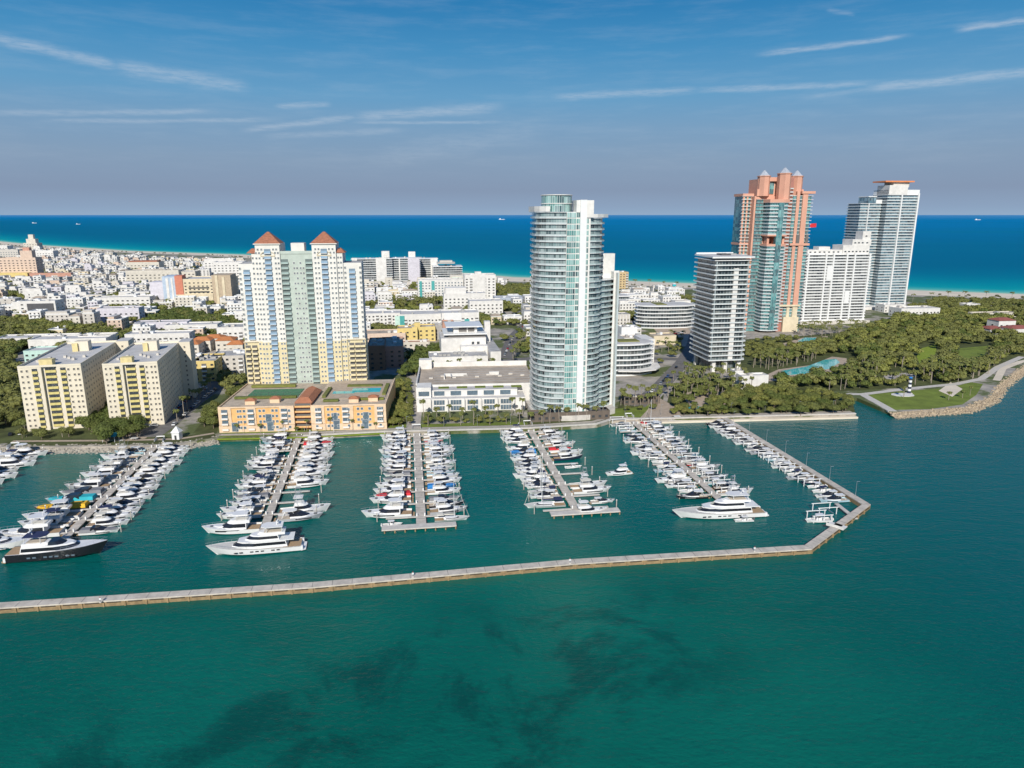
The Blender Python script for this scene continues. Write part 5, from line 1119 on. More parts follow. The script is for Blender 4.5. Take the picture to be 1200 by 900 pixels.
for kind, cap in ((T_, 292), (Pm, 292)):
    L = sorted((v for v in seen if v[0] == kind), key=lambda v: math.hypot(v[1], v[2]) + (0 if -15 < PXY(v[1], v[2], 6)[0] < 1215 else 9000)); print(kind, len(L)); byreg = {}
    for i, v in enumerate(L):
        _, x, y, s, reg, tone = v
        if tone == -1: tone = rnd.choice([0, 0, 0, 1, 2, 2])
        if i < cap:
            o = thing('palm_tree' if kind == Pm else 'tree', '', 'palm tree' if kind == Pm else 'tree', (x, y, 2), rnd.uniform(0, 6.28), ('palms ' if kind == Pm else 'trees ') + reg)
            if kind == Pm:
                cm, tm, hh, ln = PALMS[rnd.randrange(4)]; put('trunk', tm, o); put('crown', cm, o, (ln, 0, hh)); o.scale = (s,) * 3
            else:
                k = rnd.randrange(5); put('trunk', TREES[k][1], o); put('crown', tmesh(k, tone), o, (0, 0, 2.6)); o.scale = (s * rnd.uniform(.9, 1.1), s, s * rnd.uniform(.85, 1.1))
            byreg.setdefault(reg, []).append(o)
        else:
            if kind == Pm:
                mb = lodmesh.setdefault(('palm', 0), MB()); M = Matrix.Translation((x, y, 2)) @ Matrix.Rotation(rnd.uniform(0, 6.28), 4, 'Z') @ Matrix.Scale(s, 4)
                mb.add(LODP[rnd.randrange(2)], M @ Matrix.Translation((0, 0, 8.5))); t2 = MB(); t2.tube((0, 0, 0), (0, 0, 8.6), .2, 4, r2=.13); t2.m = [1] * len(t2.f); mb.add(t2, M)
            else:
                mb = lodmesh.setdefault(('tree', tone), MB()); mb.add(LODT[rnd.randrange(3)], Matrix.Translation((x, y, 2.6 + 1.2 * s)) @ Matrix.Rotation(rnd.uniform(0, 6.28), 4, 'Z') @ Matrix.Scale(s, 4))
    for reg, objs in byreg.items():
        rows(objs, ('palm' if kind == Pm else ('dark rounded tree' if 'slabs' in reg or 'belt' in reg or 'bank' in reg else 'rounded green tree')), reg, 12)
for (k, tone), mb in lodmesh.items():
    o = mb.obj('palm_grove' if k == 'palm' else 'woodland', [PALML, PBARK] if k == 'palm' else TONES[tone]); o['kind'] = 'stuff'

# riprap along the banks
def riprap(name, path, w0, w1, m, n, smin=.5, smax=1.3, z0=0.0, z1=1.9):
    mb = MB(); q = random.Random(3); A, B2 = off(path, -w0), off(path, -w1)
    Ls = [math.hypot(path[i + 1][0] - path[i][0], path[i + 1][1] - path[i][1]) for i in range(len(path) - 1)]; T = sum(Ls)
    for i in range(len(path) - 1): mb.face([(*A[i], z0 - .6), (*A[i + 1], z0 - .6), (*B2[i + 1], z1), (*B2[i], z1)])
    for k in range(n):
        s = q.uniform(0, T); i = 0
        while s > Ls[i]: s -= Ls[i]; i += 1
        t_ = s / Ls[i]; u = q.random(); ax, ay = A[i][0] + (A[i + 1][0] - A[i][0]) * t_, A[i][1] + (A[i + 1][1] - A[i][1]) * t_; bx, by = B2[i][0] + (B2[i + 1][0] - B2[i][0]) * t_, B2[i][1] + (B2[i + 1][1] - B2[i][1]) * t_
        x, y, z = ax + (bx - ax) * u, ay + (by - ay) * u, z0 - .4 + (z1 - z0 + .5) * u; r_ = q.uniform(smin, smax); pts = []
        for j in range(5): a = 2 * math.pi * j / 5 + q.uniform(-.4, .4); pts.append((x + r_ * q.uniform(.6, 1) * math.cos(a), y + r_ * q.uniform(.6, 1) * math.sin(a)))
        mb.prism(pts, z - r_ * .4, z + r_ * .4, 0, poly2=[(x + (p[0] - x) * .6, y + (p[1] - y) * .6) for p in pts], bottom=False)
    o = mb.obj(name, m); o['kind'] = 'stuff'
riprap('riprap_rocks', [(-420, 287)] + qline[:4], -5.5, 3.0, ROCKP, 1900, .45, 1.2)
riprap('riprap_rocks', [G(1044, 484), G(1130, 478), G(1160, 466), G(1172, 450), G(1200, 429), (450, 561), (560, 641)], -5.5, 1.5, ROCK, 1900, .5, 1.4)
riprap('riprap_rocks', [G(452, 506), G(500, 505)], -1.5, .5, ROCKP, 60, .4, .8, 0, 1.0)
# ---------------------------------------------------------------- striped light tower, small park and street things
x, y = G(1065, 461); r = thing('light_tower', 'slim light tower striped black and white on the park lawn', 'light tower', (x, y, 2))
for k in range(7):
    mb = MB(); mb.cyl(0, 0, 0, 1.35, 1.05 - .03 * k, 1.02 - .03 * k, 14); mb.obj('white_band' if k % 2 else 'dark_band', WHITE if k % 2 else GELN, r, loc=(0, 0, .3 + 1.36 * k))
mb = MB(); mb.cyl(0, 0, 0, .3, 2.2, 2.0, 14); mb.obj('base', LGREY, r); mb = MB(); mb.cyl(0, 0, 9.85, 10.6, 1.2, .3, 12); mb.obj('cap', CANV_B, r)
sheet('light_tower_plinth', [(x - 6 + 7 * math.cos(a) , y - 4 + 4.5 * math.sin(a)) for a in [i * .628 for i in range(10)]], W, 2.25, .2)
x, y = G(130, 517); r = thing('canopy', 'turquoise shade canopy by the rocks in front of the yellow slabs', 'canopy', (x, y, 2))
mb = MB(); mb.prism(rect(-3.6, 3.6, -2.4, 2.4), 3.0, 4.2, poly2=rect(-2.4, 2.4, -1.2, 1.2)); mb.obj('canvas_top', CANV_T, r)
for a in (-3, 3):
    for b in (-1.9, 1.9): mb = MB(); mb.cyl(a, b, 0, 3.0, .1); mb.obj('post', WHITE, r)
x, y = G(208, 514); r = thing('gatehouse', 'small white gabled marina gatehouse at the head of first full pier', 'kiosk', (x, y, 2))
mb = MB(); mb.box(-1.8, 1.8, -1.8, 1.8, 0, 3.6); mb.obj('wall', WHITE, r); mb = MB(); mb.prism(rect(-2.2, 2.2, -2.2, 2.2), 3.6, 6.4, poly2=rect(-.1, .1, -.1, .1)); mb.obj('roof', WHITE, r); mb = MB(); mb.box(-.5, .5, -1.86, -1.8, 0, 2.2); mb.obj('door', DARKW, r)
# cars
def car_proto(m, nm):
    r = thing('parked_car', '', 'car'); mb = MB(); L, Wd = 4.5, 1.8
    mb.prism([(-L / 2, -.82), (-L / 2 + .15, -.9), (L / 2 - .3, -.9), (L / 2, -.7), (L / 2, .7), (L / 2 - .3, .9), (-L / 2 + .15, .9), (-L / 2, .82)], .3, .88, 0, poly2=[(-L / 2 + .1, -.76), (-L / 2 + .25, -.84), (L / 2 - .45, -.84), (L / 2 - .2, -.62), (L / 2 - .2, .62), (L / 2 - .45, .84), (-L / 2 + .25, .84), (-L / 2 + .1, .76)]); mb.obj('body', m, r)
    mb = MB(); mb.prism(rect(-1.7, 1.1, -.8, .8), .88, 1.36, 0, poly2=rect(-1.25, .45, -.66, .66)); mb.obj('window', TINT, r)
    mb = MB(); mb.prism(rect(-1.3, .5, -.68, .68), 1.36, 1.42, 0); mb.obj('roof', m, r)
    wh = MB(); wh.tube((0, -.11, 0), (0, .11, 0), .32, 10); wm = wh.mesh('wheel', DGREY)
    for a in (-1.4, 1.4):
        for b in (-.82, .82): put('wheel', wm, r, (a, b, .32))
    return r
PAINTS = [(mat('white_car_paint', (.75, .75, .74), rough=.25), 'white'), (mat('silver_car_paint', (.45, .46, .47), rough=.25, metal=.4), 'silver'), (mat('black_car_paint', (.02, .02, .022), rough=.2), 'black'), (mat('red_car_paint', (.35, .02, .02), rough=.25), 'red'), (mat('grey_car_paint', (.16, .17, .18), rough=.25, metal=.3), 'grey'), (mat('blue_car_paint', (.04, .08, .20), rough=.25), 'blue')]
protos = [car_proto(m, n) for m, n in PAINTS]; used = [0] * 6
def cars(where, pxs, step, off_=0, keep=.75, ang=0):
    p = off(GP(*pxs), off_); L = []
    for i in range(len(p) - 1):
        dx, dy = p[i + 1][0] - p[i][0], p[i + 1][1] - p[i][1]; D = math.hypot(dx, dy); n = int(D / step)
        for k in range(n):
            if rnd.random() > keep: continue
            c = rnd.choice([0, 0, 0, 1, 1, 2, 3, 4, 5]); o = protos[c] if not used[c] else copy_tree(protos[c]); used[c] = 1
            t_ = (k + .5) / n; o.location = (p[i][0] + dx * t_, p[i][1] + dy * t_, 2.09); o.rotation_euler = (0, 0, math.atan2(dy, dx) + ang); o['_c'] = PAINTS[c][1]; o['group'] = 'cars ' + where; L.append(o)
    rows(L, lambda o: o['_c'] + ' car', where, 14)
    for o in L: del o['_c']
cars('parked on left kerb of waterfront street', [(192, 500), (222, 474), (250, 455)], 3.2, -5.4, .8, math.pi / 2)
cars('parked mid waterfront street', [(200, 500), (228, 474), (252, 456)], 5.6, 1, .5)
cars('parked by the rocks at far left', [(-5, 512), (30, 508)], 3.4, 0, .8, math.pi / 2)
cars('on the bending drive', [(750, 474), (775, 455), (800, 428)], 7, -2.5, .7)
cars('in the entry court beyond the drive', [(768, 396), (800, 390)], 4.5, 0, .8, math.pi / 2)
cars('on the avenue beyond the car deck', [(480, 434), (560, 427), (640, 421)], 9, 2, .6)
cars('on the road past the market', [(594, 418), (604, 395), (625, 373)], 9, -2, .6)
cars('parked along the park road', [(985, 409), (1010, 400), (1040, 391)], 5.5, 0, .8)
# ---------------------------------------------------------------- marina: breakwater, piers, piles
bw = [(-260, 163), (-147, 178.5), (-60, 190), (20, 204.5), (99, 214.5), (136, 250), (116, 368)]
bwt = 1.9
r = thing('breakwater', 'long pale concrete breakwater walkway enclosing the marina basin', 'breakwater', (0, 0, 0))
mb = MB(); mb.prism(off(bw, 1.55) + off(bw, -1.55)[::-1], bwt - .40, bwt); mb.obj('walkway', CONC, r)
mb = MB(); mb.prism(off(bw, 1.35) + off(bw, -1.5)[::-1], -2, bwt - .41); mb.obj('wall', CONCD, r)
ribs = []; jl = MB(); jl.box(-.05, .05, -1.5, 1.5, 0, .012)
sl = MB(); sl.box(-1.9, 1.9, -.15, .1, 0, .5)
for i in range(len(bw) - 1):
    dx, dy = bw[i + 1][0] - bw[i][0], bw[i + 1][1] - bw[i][1]; D = math.hypot(dx, dy); n = int(D / 5.6); an = math.atan2(dy, dx)
    for k in range(n):
        t_ = (k + .5) / n; x, y = bw[i][0] + dx * t_, bw[i][1] + dy * t_; ribs.append((x, y, an))
parts('expansion_joint', jl, [DGREY], [(x - 2.8 * math.cos(a), y - 2.8 * math.sin(a), bwt + .004, a) for x, y, a in ribs], r)
parts('shadow_slot', (lambda m_: (m_.box(-1.9, 1.9, -.03, .1, 0, .3), m_)[1])(MB()), [mat('slot_shadow_brown', (.09, .065, .04))], [(x + 1.5 * math.sin(a), y - 1.5 * math.cos(a), 1.1, a) for x, y, a in ribs], r)  # slots are solid boxes, their shadow given by the dark brown colour
parts('buttress', (lambda m_: (m_.box(-.25, .25, -.12, .5, -1.5, 1.45), m_)[1])(MB()), [CONCD], [(x + 1.5 * math.sin(a) - 2.8 * math.cos(a), y - 1.5 * math.cos(a) - 2.8 * math.sin(a), 0, a) for x, y, a in ribs], r)
def marker(px, py, lab):
    x, y = G(px, py, bwt); q = thing('marker_light', lab, 'marker', (x, y, bwt), 0, 'marker lights on the breakwater')
    q.scale = (.7, .7, .7); mb = MB(); mb.box(-.4, .4, -.4, .4, 0, .3); mb.obj('base', LGREY, q); mb = MB(); mb.cyl(0, 0, .5, 2.2, .09); mb.obj('post', METAL, q); mb = MB(); mb.box(-.45, .45, -.08, .08, 1.2, 2.0); mb.obj('board', WHITE, q); mb = MB(); mb.cyl(0, 0, 2.2, 2.6, .16, .1); mb.obj('lamp', GELR, q)
for q_, l_ in (((118, 706), 'left'), ((484, 676), 'middle'), ((668, 660), 'right'), ((884, 646), 'far right')): marker(*q_, 'small white board and lamp post on the breakwater, %s one' % l_)
def lamp(x, y, z, lab, g_):
    q = thing('lamp_post', lab, 'lamp post', (x, y, z), 0, g_); mb = MB(); mb.cyl(0, 0, 0, 6, .09, .06, 6); mb.obj('post', METAL, q); mb = MB(); mb.box(-.1, 1.1, -.08, .08, 5.9, 6.0); mb.obj('arm', METAL, q)
for k in range(7): lamp(136 - 20 * (k + .5) / 7 * 1.0 + 1.2, 250 + 118 * (k + .5) / 7, bwt, 'thin lamp post on the diagonal breakwater arm, %s from its outer corner' % NUM[k], 'lamp posts on the diagonal breakwater arm')
lq = off(qline[3:], -6.8)
n_ = 0
for i in range(len(lq) - 1):
    a, b = lq[i], lq[i + 1]; D = math.hypot(b[0] - a[0], b[1] - a[1])
    for k in range(int(D / 17)):
        t_ = (k + .5) / int(D / 17); lamp(a[0] + (b[0] - a[0]) * t_, a[1] + (b[1] - a[1]) * t_, 2.05, 'slim lamp post on the waterfront promenade, %s from left' % NUM[n_], 'lamp posts on the promenade'); n_ += 1
PD = {}
def pier(key, label, s, e, fing, tee=None, wd=3.0, flen=11.0, zt=1.35):
    "fing: list of (distance along, side); tee: (left, right) arm lengths"
    L = math.hypot(e[0] - s[0], e[1] - s[1]); d = ((e[0] - s[0]) / L, (e[1] - s[1]) / L); n = (-d[1], d[0])   # n: picture right (d points to camera)
    an = math.atan2(d[1], d[0]); r = thing('pier', label, 'pier', (s[0], s[1], 0), an)
    mb = MB(); mb.box(-2, L, -wd / 2, wd / 2, zt - .35, zt); mb.obj('deck', CONC, r)
    js = [(k * 5.0, 0, zt + .004) for k in range(1, int(L / 5))]; t_ = MB(); t_.box(-.07, .07, -wd / 2, wd / 2, 0, .012); parts('deck_joint', t_, [DGREY], js, r)
    t_ = MB(); t_.cyl(0, 0, -2, zt - .36, .22, n=6); parts('support_pile', t_, [CONCD], [(k * 6.0, y, 0) for k in range(0, int(L / 6) + 1) for y in (-wd * .4, wd * .4)], r)
    t_ = MB(); t_.box(0, flen, -.55, .55, zt - .4, zt - .1)
    parts('finger_pier', t_, [LGREY], [(k, sd * wd / 2 * 1.002, 0, math.pi / 2 * sd) for k, sd in fing], r)
    if tee:
        mb = MB(); mb.box(L - 3.4, L + .02, -tee[0], tee[1], zt - .45, zt + .02); mb.obj('pier_head', LGREY, r)
        t_ = MB(); t_.cyl(0, 0, -2, 1.0, .25, n=6); parts('fender', t_, [CONCD], [(L + .15, -tee[0] + 1 + k * 3.6, 0) for k in range(int((sum(tee) - 1) / 3.6) + 1)], r)
    mb = MB(); mb.box(-2.5, 1.5, -wd / 2 - .4, -wd / 2 - .3, zt, zt + 2); mb.box(-2.5, 1.5, wd / 2 + .3, wd / 2 + .4, zt, zt + 2); mb.box(-2.6, -2.5, -wd / 2 - .4, wd / 2 + .4, zt + 1.9, zt + 2.4); mb.obj('gate', WHITE, r)
    t_ = MB(); t_.box(-.22, .22, -.22, .22, 0, 1.1, 0); parts('power_pedestal', t_, [WHITE], [(k, sd * (wd / 2 - .35), zt) for k, sd in fing], r)
    PD[key] = (s, d, n, L, wd); return r
PN = {'O': 'pier at left edge', 'A': 'yellow slabs pier', 'B': 'orange block pier', 'C': 'car deck pier', 'D': 'glass tower pier', 'E': 'palm garden pier', 'W': 'breakwater arm'}
pile_t = MB(); pile_t.cyl(0, 0, -2, 3.6, .19, .17, 7); pile_m = pile_t.mesh('pile', PILEM); cap_t = MB(); cap_t.cyl(0, 0, 3.6, 3.95, .24, .04, 7); cap_m = cap_t.mesh('cap', WHITE)
def piles(key, ts, dist):
    s, d, n, L, wd = PD[key]
    for sd in (-1, 1):
        k = 0
        for (t_, ss) in ts:
            if ss != sd: continue
            x, y = s[0] + d[0] * t_ + n[0] * sd * dist, s[1] + d[1] * t_ + n[1] * sd * dist
            if y < 185: continue
            o = put('mooring_pile', pile_m, None, (x, y, 0)); tag(o, 'wooden mooring pile, white cap, %s from shore, %s side, %s' % (NUM[k], 'left' if sd < 0 else 'right', PN[key]), 'mooring pile', 'mooring piles along the piers')
            put('cap', cap_m, o); k += 1

# ---------------------------------------------------------------- boats (length along +x = bow, origin at the stern on the waterline)
def hull(L, Bm, hf, ha, draft=.5, flare=.93, full=.45, n=12, m=0, zc=.25):
    "returns hull mesh and the deck outline"
    mb = MB(); st = []
    for i in range(n + 1):
        t_ = i / n; x = L * t_; w_ = Bm / 2 * (1 - max(0, (t_ - full) / (1 - full)) ** 2.3) * (.92 + .08 * min(1, t_ / .3)); w_ = max(w_, .02)
        sh = ha + (hf - ha) * t_ ** 1.8; c = flare * (1 - .45 * max(0, (t_ - .5) / .5) ** 1.5)
        xb = x - (.11 * L * max(0, (t_ - .7) / .3) ** 1.4)         # raked stem
        st.append([(xb * 1.0, 0, -draft * (1 - t_ ** 4 * .8)), (xb + (x - xb) * .25, w_ * c, zc * (1 + t_)), (x, w_, sh)])
    for a, b in zip(st, st[1:]):
        for j in range(2):
            p, q_, r_, s_ = a[j], b[j], b[j + 1], a[j + 1]
            mb.face([p, s_, r_, q_], m); mb.face([(p[0], -p[1], p[2]), (q_[0], -q_[1], q_[2]), (r_[0], -r_[1], r_[2]), (s_[0], -s_[1], s_[2])], m)
    a = st[0]; mb.face([a[0], (a[1][0], -a[1][1], a[1][2]), (a[2][0], -a[2][1], a[2][2]), a[2], a[1]], m)
    return mb, [s[2] for s in st]
def deck(sheer, drop=.12, inset=.93, x0=0, x1=1e9):
    mb = MB(); s = [p for p in sheer if x0 - 1e-3 <= p[0] <= x1]
    for a, b in zip(s, s[1:]): mb.face([(a[0], -a[1] * inset, a[2] - drop), (b[0], -b[1] * inset, b[2] - drop), (b[0], b[1] * inset, b[2] - drop), (a[0], a[1] * inset, a[2] - drop)])
    return mb
def house(x0, x1, w_, z0, z1, rf=.9, rr=.2, tw=.82, point=.45, grow=0.0, m=0):
    "cabin block with raked rounded front"
    def ol(a, b, w2, g_): b += g_; a -= g_; w2 += 2 * g_; L = b - a; return [(a, -w2 / 2), (a + L * .62, -w2 / 2), (a + L * .88, -w2 / 2 * (point + .25)), (b, -w2 / 2 * point * .6), (b, w2 / 2 * point * .6), (a + L * .88, w2 / 2 * (point + .25)), (a + L * .62, w2 / 2), (a, w2 / 2)]
    mb = MB(); mb.prism(ol(x0, x1, w_, grow), z0, z1, m, poly2=ol(x0 + rr, x1 - rf, w_ * tw, grow)); return mb
def band(x0, x1, w_, z0, z1, rf, rr, tw, a, b, point=.45, g_=.03, skip_rear=True):
    "strip of window around a house between heights a..b (fractions)"
    f = lambda t_: (x0 + rr * t_, x1 - rf * t_, w_ * (1 + (tw - 1) * t_), z0 + (z1 - z0) * t_)
    A, B3 = f(a), f(b)
    def ol(a_, b_, w2): a_ += .25; b_ += g_; w2 += 2 * g_; L = b_ - a_; return [(a_, -w2 / 2), (a_ + L * .62, -w2 / 2), (a_ + L * .88, -w2 / 2 * (point + .25)), (b_, -w2 / 2 * point * .6), (b_, w2 / 2 * point * .6), (a_ + L * .88, w2 / 2 * (point + .25)), (a_ + L * .62, w2 / 2), (a_, w2 / 2)]
    mb = MB(); p, q_ = ol(A[0], A[1], A[2]), ol(B3[0], B3[1], B3[2]); mb.prism(p, A[3], B3[3], poly2=q_, bottom=False); return mb
def fit(o, nm, mb, m, loc=None): return mb.obj(nm, m, o, loc=loc)
def flybridge(L=14.5, hm=GEL, canvas=None, tower=False):
    r = thing('motor_yacht', '', 'motor yacht'); s = L / 14.5; h, sh = hull(L, 4.4 * s, 2.1 * s, 1.25 * s); fit(r, 'hull', h, hm)
    fit(r, 'foredeck', deck(sh, .06, .94, L * .25), GEL if hm is GEL else DECK); fit(r, 'cockpit', deck(sh, .45, .82, 0, L * .27), TEAK)
    fit(r, 'swim_platform', (lambda m_: (m_.box(-.9 * s, 0, -1.7 * s, 1.7 * s, .15, .3), m_)[1])(MB()), TEAK)
    a = (L * .22, L * .74, 3.5 * s, 1.2 * s, 2.85 * s, 2.9 * s, 0, .86); fit(r, 'cabin', house(*a), GEL); fit(r, 'cabin_window', band(*a, .32, .90), TINT)
    fit(r, 'foredeck_trunk', house(L * .55, L * .86, 2.3 * s, 1.4 * s, 2.0 * s, 1.4 * s, 0, .8, .4), GEL); side_glass(r, sh, .3, .75, .85 * s, .42 * s)
    b = (L * .16, L * .55, 3.1 * s, 2.85 * s, 3.5 * s, .9 * s, 0, .9); fit(r, 'flybridge', house(*b), GEL)
    fit(r, 'flybridge_seat', (lambda m_: (m_.box(L * .2, L * .42, -1.0 * s, 1.0 * s, 3.5 * s, 3.62 * s), m_)[1])(MB()), DECK)
    if canvas or not tower:
        fit(r, 'hardtop', (lambda m_: (m_.prism([(L * .19, -1.4 * s), (L * .4, -1.4 * s), (L * .46, -.8 * s), (L * .46, .8 * s), (L * .4, 1.4 * s), (L * .19, 1.4 * s)], 5.0 * s, 5.14 * s), m_)[1])(MB()), canvas or GEL)
        mb = MB()
        for x in (L * .21, L * .38):
            for y in (-1.3 * s, 1.3 * s): mb.tube((x, y, 3.4 * s), (x + .2, y, 5.0 * s), .06)
        fit(r, 'hardtop_frame', mb, GEL)
    mb = MB(); mb.tube((L * .26, 0, 5.1 * s if not tower else 3.5 * s), (L * .22, 0, 6.6 * s), .05); mb.box(L * .2, L * .24, -.6, .6, 6.0 * s, 6.1 * s); fit(r, 'radar_mast', mb, GEL)
    rail(r, sh, L); return r
def side_glass(r, sh, a, b, z, h_=.38, m=None):
    "long dark hull windows and hatches on the foredeck"
    L = sh[-1][0]
    for sg in (-1, 1):
        mb = MB(); p = [q_ for q_ in sh if L * a <= q_[0] <= L * b]
        for u, v in zip(p, p[1:]):
            k0, k1 = 1 - .13 * (u[2] - z) / max(u[2], .1), 1 - .13 * (v[2] - z) / max(v[2], .1)
            mb.face([(u[0], sg * (u[1] * k0 + .03), z), (v[0], sg * (v[1] * k1 + .03), z), (v[0], sg * (v[1] * (k1 + .04) + .03), z + h_), (u[0], sg * (u[1] * (k0 + .04) + .03), z + h_)][::-sg])
        fit(r, 'hull_window', mb, m or TINT)
    mb = MB(); p = [q_ for q_ in sh if q_[0] > L * .78][0]; mb.box(p[0] - .5, p[0] + .4, -.45, .45, p[2] - .05, p[2] + .12); fit(r, 'deck_hatch', mb, TINT)
def rail(r, sh, L, f=.5, hh=.65):
    mb = MB(); p = [q_ for q_ in sh if q_[0] > L * f]
    for sg in (-1, 1):
        for a, b in zip(p, p[1:]): mb.tube((a[0], sg * a[1] * .96, a[2] + hh), (b[0], sg * b[1] * .96, b[2] + hh), .035, 3)
        for a in p[:-1]: mb.tube((a[0], sg * a[1] * .96, a[2]), (a[0], sg * a[1] * .96, a[2] + hh), .03, 3)
    fit(r, 'bow_rail', mb, METAL)
def express(L=12.5, hm=GEL, cover=None):
    r = thing('sport_cruiser', '', 'sport cruiser'); s = L / 12.5; h, sh = hull(L, 3.8 * s, 1.65 * s, 1.0 * s, full=.35); fit(r, 'hull', h, hm)
    fit(r, 'foredeck', deck(sh, .05, .95, L * .4), GEL if hm in (GEL, GELB, GELN, GELG) else DECK); fit(r, 'cockpit', deck(sh, .4, .82, 0, L * .43), SEATC if not cover else DECK)
    a = (L * .30, L * .80, 2.9 * s, 1.0 * s, 1.95 * s, 3.0 * s, 0, .78); fit(r, 'cabin', house(*a, .5), GEL); side_glass(r, sh, .35, .8, .62 * s, .34 * s, None if hm is not GELK else METAL)
    
    a2 = (L * .28, L * .70, 2.85 * s, 1.5 * s, 2.5 * s, 2.3 * s, .2, .80); fit(r, 'windscreen', house(*a2), TINT)
    if cover: 
        c = (0.1, L * .48, 3.3 * s, 1.05 * s, 1.9 * s, .8, .2, .7); fit(r, 'cockpit_cover', house(*c, .9), cover); fit(r, 'bow_cover', house(L * .55, L * .95, 2.6 * s, 1.4 * s, 1.75 * s, .6, .3, .6, .3), cover)
    else:
        fit(r, 'hardtop', (lambda m_: (m_.prism([(L * .14, -1.2 * s), (L * .36, -1.2 * s), (L * .44, -.6 * s), (L * .44, .6 * s), (L * .36, 1.2 * s), (L * .14, 1.2 * s)], 2.85 * s, 2.98 * s), m_)[1])(MB()), GEL)
        mb = MB()
        for y in (-1.15 * s, 1.15 * s): mb.tube((L * .12, y, 1.0 * s), (L * .2, y, 2.85 * s), .09); mb.tube((L * .38, y, 2.3 * s), (L * .36, y, 2.85 * s), .05)
        fit(r, 'radar_arch', mb, GEL)
    fit(r, 'swim_platform', (lambda m_: (m_.box(-.8 * s, 0, -1.4 * s, 1.4 * s, .12, .26), m_)[1])(MB()), TEAK)
    rail(r, sh, L, .6, .5); return r
def console(L=9.5, hm=GEL, top=GEL, ne=3):
    r = thing('centre_console_boat', '', 'centre console boat'); s = L / 9.5; h, sh = hull(L, 2.9 * s, 1.35 * s, .85 * s, full=.4); fit(r, 'hull', h, hm)
    fit(r, 'deck', deck(sh, .38, .80, 0, L * .9), DECK); mb = MB()
    for a, b in zip(sh, sh[1:]):
        for sg in (-1, 1): mb.face([(a[0], sg * a[1] * .82, a[2] + .01), (b[0], sg * b[1] * .82, b[2] + .01), (b[0], sg * b[1], b[2] + .01), (a[0], sg * a[1], a[2] + .01)][::(1 if sg < 0 else -1)])
    fit(r, 'gunwale', mb, GEL)
    fit(r, 'console', house(L * .38, L * .58, 1.2 * s, .5 * s, 1.7 * s, .5, 0, .8), GEL); fit(r, 'windscreen', house(L * .43, L * .53, 1.1 * s, 1.7 * s, 2.2 * s, .2, 0, .9), TINT)
    mb = MB(); mb.prism([(L * .28, -1.05 * s), (L * .54, -1.0 * s), (L * .6, -.6 * s), (L * .6, .6 * s), (L * .54, 1.0 * s), (L * .28, 1.05 * s)], 2.55 * s, 2.66 * s); fit(r, 'hardtop', mb, top)
    mb = MB()
    for x in (.34, .52):
        for y in (-.75 * s, .75 * s): mb.tube((L * x, y, .5 * s), (L * x, y, 2.56 * s), .045)
    fit(r, 'top_frame', mb, METAL)
    fit(r, 'seat', (lambda m_: (m_.box(L * .27, L * .33, -.6 * s, .6 * s, .45 * s, 1.2 * s), m_.box(L * .68, L * .8, -.5 * s, .5 * s, .5 * s, .95 * s), m_)[2])(MB()), WHITE)
    for k in range(ne):
        mb = MB(); y = (k - (ne - 1) / 2) * .62; mb.prism(rect(-.75, -.15, y - .2, y + .2), .55, 1.35, poly2=rect(-.6, -.2, y - .15, y + .15)); mb.box(-.45, -.25, y - .08, y + .08, -.4, .56); fit(r, 'outboard_motor', mb, WHITE if ne > 2 else DGREY)
    return r
def fisher(L=15, hm=GEL):
    r = thing('sportfishing_yacht', '', 'sportfishing yacht'); s = L / 15; h, sh = hull(L, 4.6 * s, 2.4 * s, 1.0 * s, full=.4); fit(r, 'hull', h, hm)
    fit(r, 'foredeck', deck(sh, .05, .95, L * .3), GEL); fit(r, 'cockpit', deck(sh, .4, .85, 0, L * .33), TEAK)
    a = (L * .30, L * .66, 3.5 * s, 1.3 * s, 2.9 * s, 1.6 * s, 0, .86); fit(r, 'cabin', house(*a), GEL); fit(r, 'cabin_window', band(*a, .35, .9), TINT); side_glass(r, sh, .4, .7, 1.2 * s, .3 * s)
    fit(r, 'flybridge', house(L * .32, L * .52, 3.0 * s, 2.9 * s, 3.7 * s, .5, 0, .9), GEL); fit(r, 'hardtop', (lambda m_: (m_.box(L * .3, L * .48, -1.4 * s, 1.4 * s, 5.1 * s, 5.22 * s), m_)[1])(MB()), GEL)
    mb = MB()
    for x in (.32, .46):
        for y in (-1.25 * s, 1.25 * s): mb.tube((L * x, y, 3.5 * s), (L * (x * .6 + .155), y * .5, 8.0 * s), .05)
    mb.box(L * .35, L * .44, -.7 * s, .7 * s, 8.0 * s, 8.1 * s); mb.box(L * .36, L * .43, -.6 * s, .6 * s, 6.4 * s, 6.46 * s); fit(r, 'tuna_tower', mb, METAL)
    for sg in (-1, 1): mb = MB(); mb.tube((L * .4, sg * 1.7 * s, 2.6 * s), (L * .22, sg * 2.8 * s, 9.5 * s), .04, 3); fit(r, 'outrigger', mb, METAL)
    rail(r, sh, L); return r
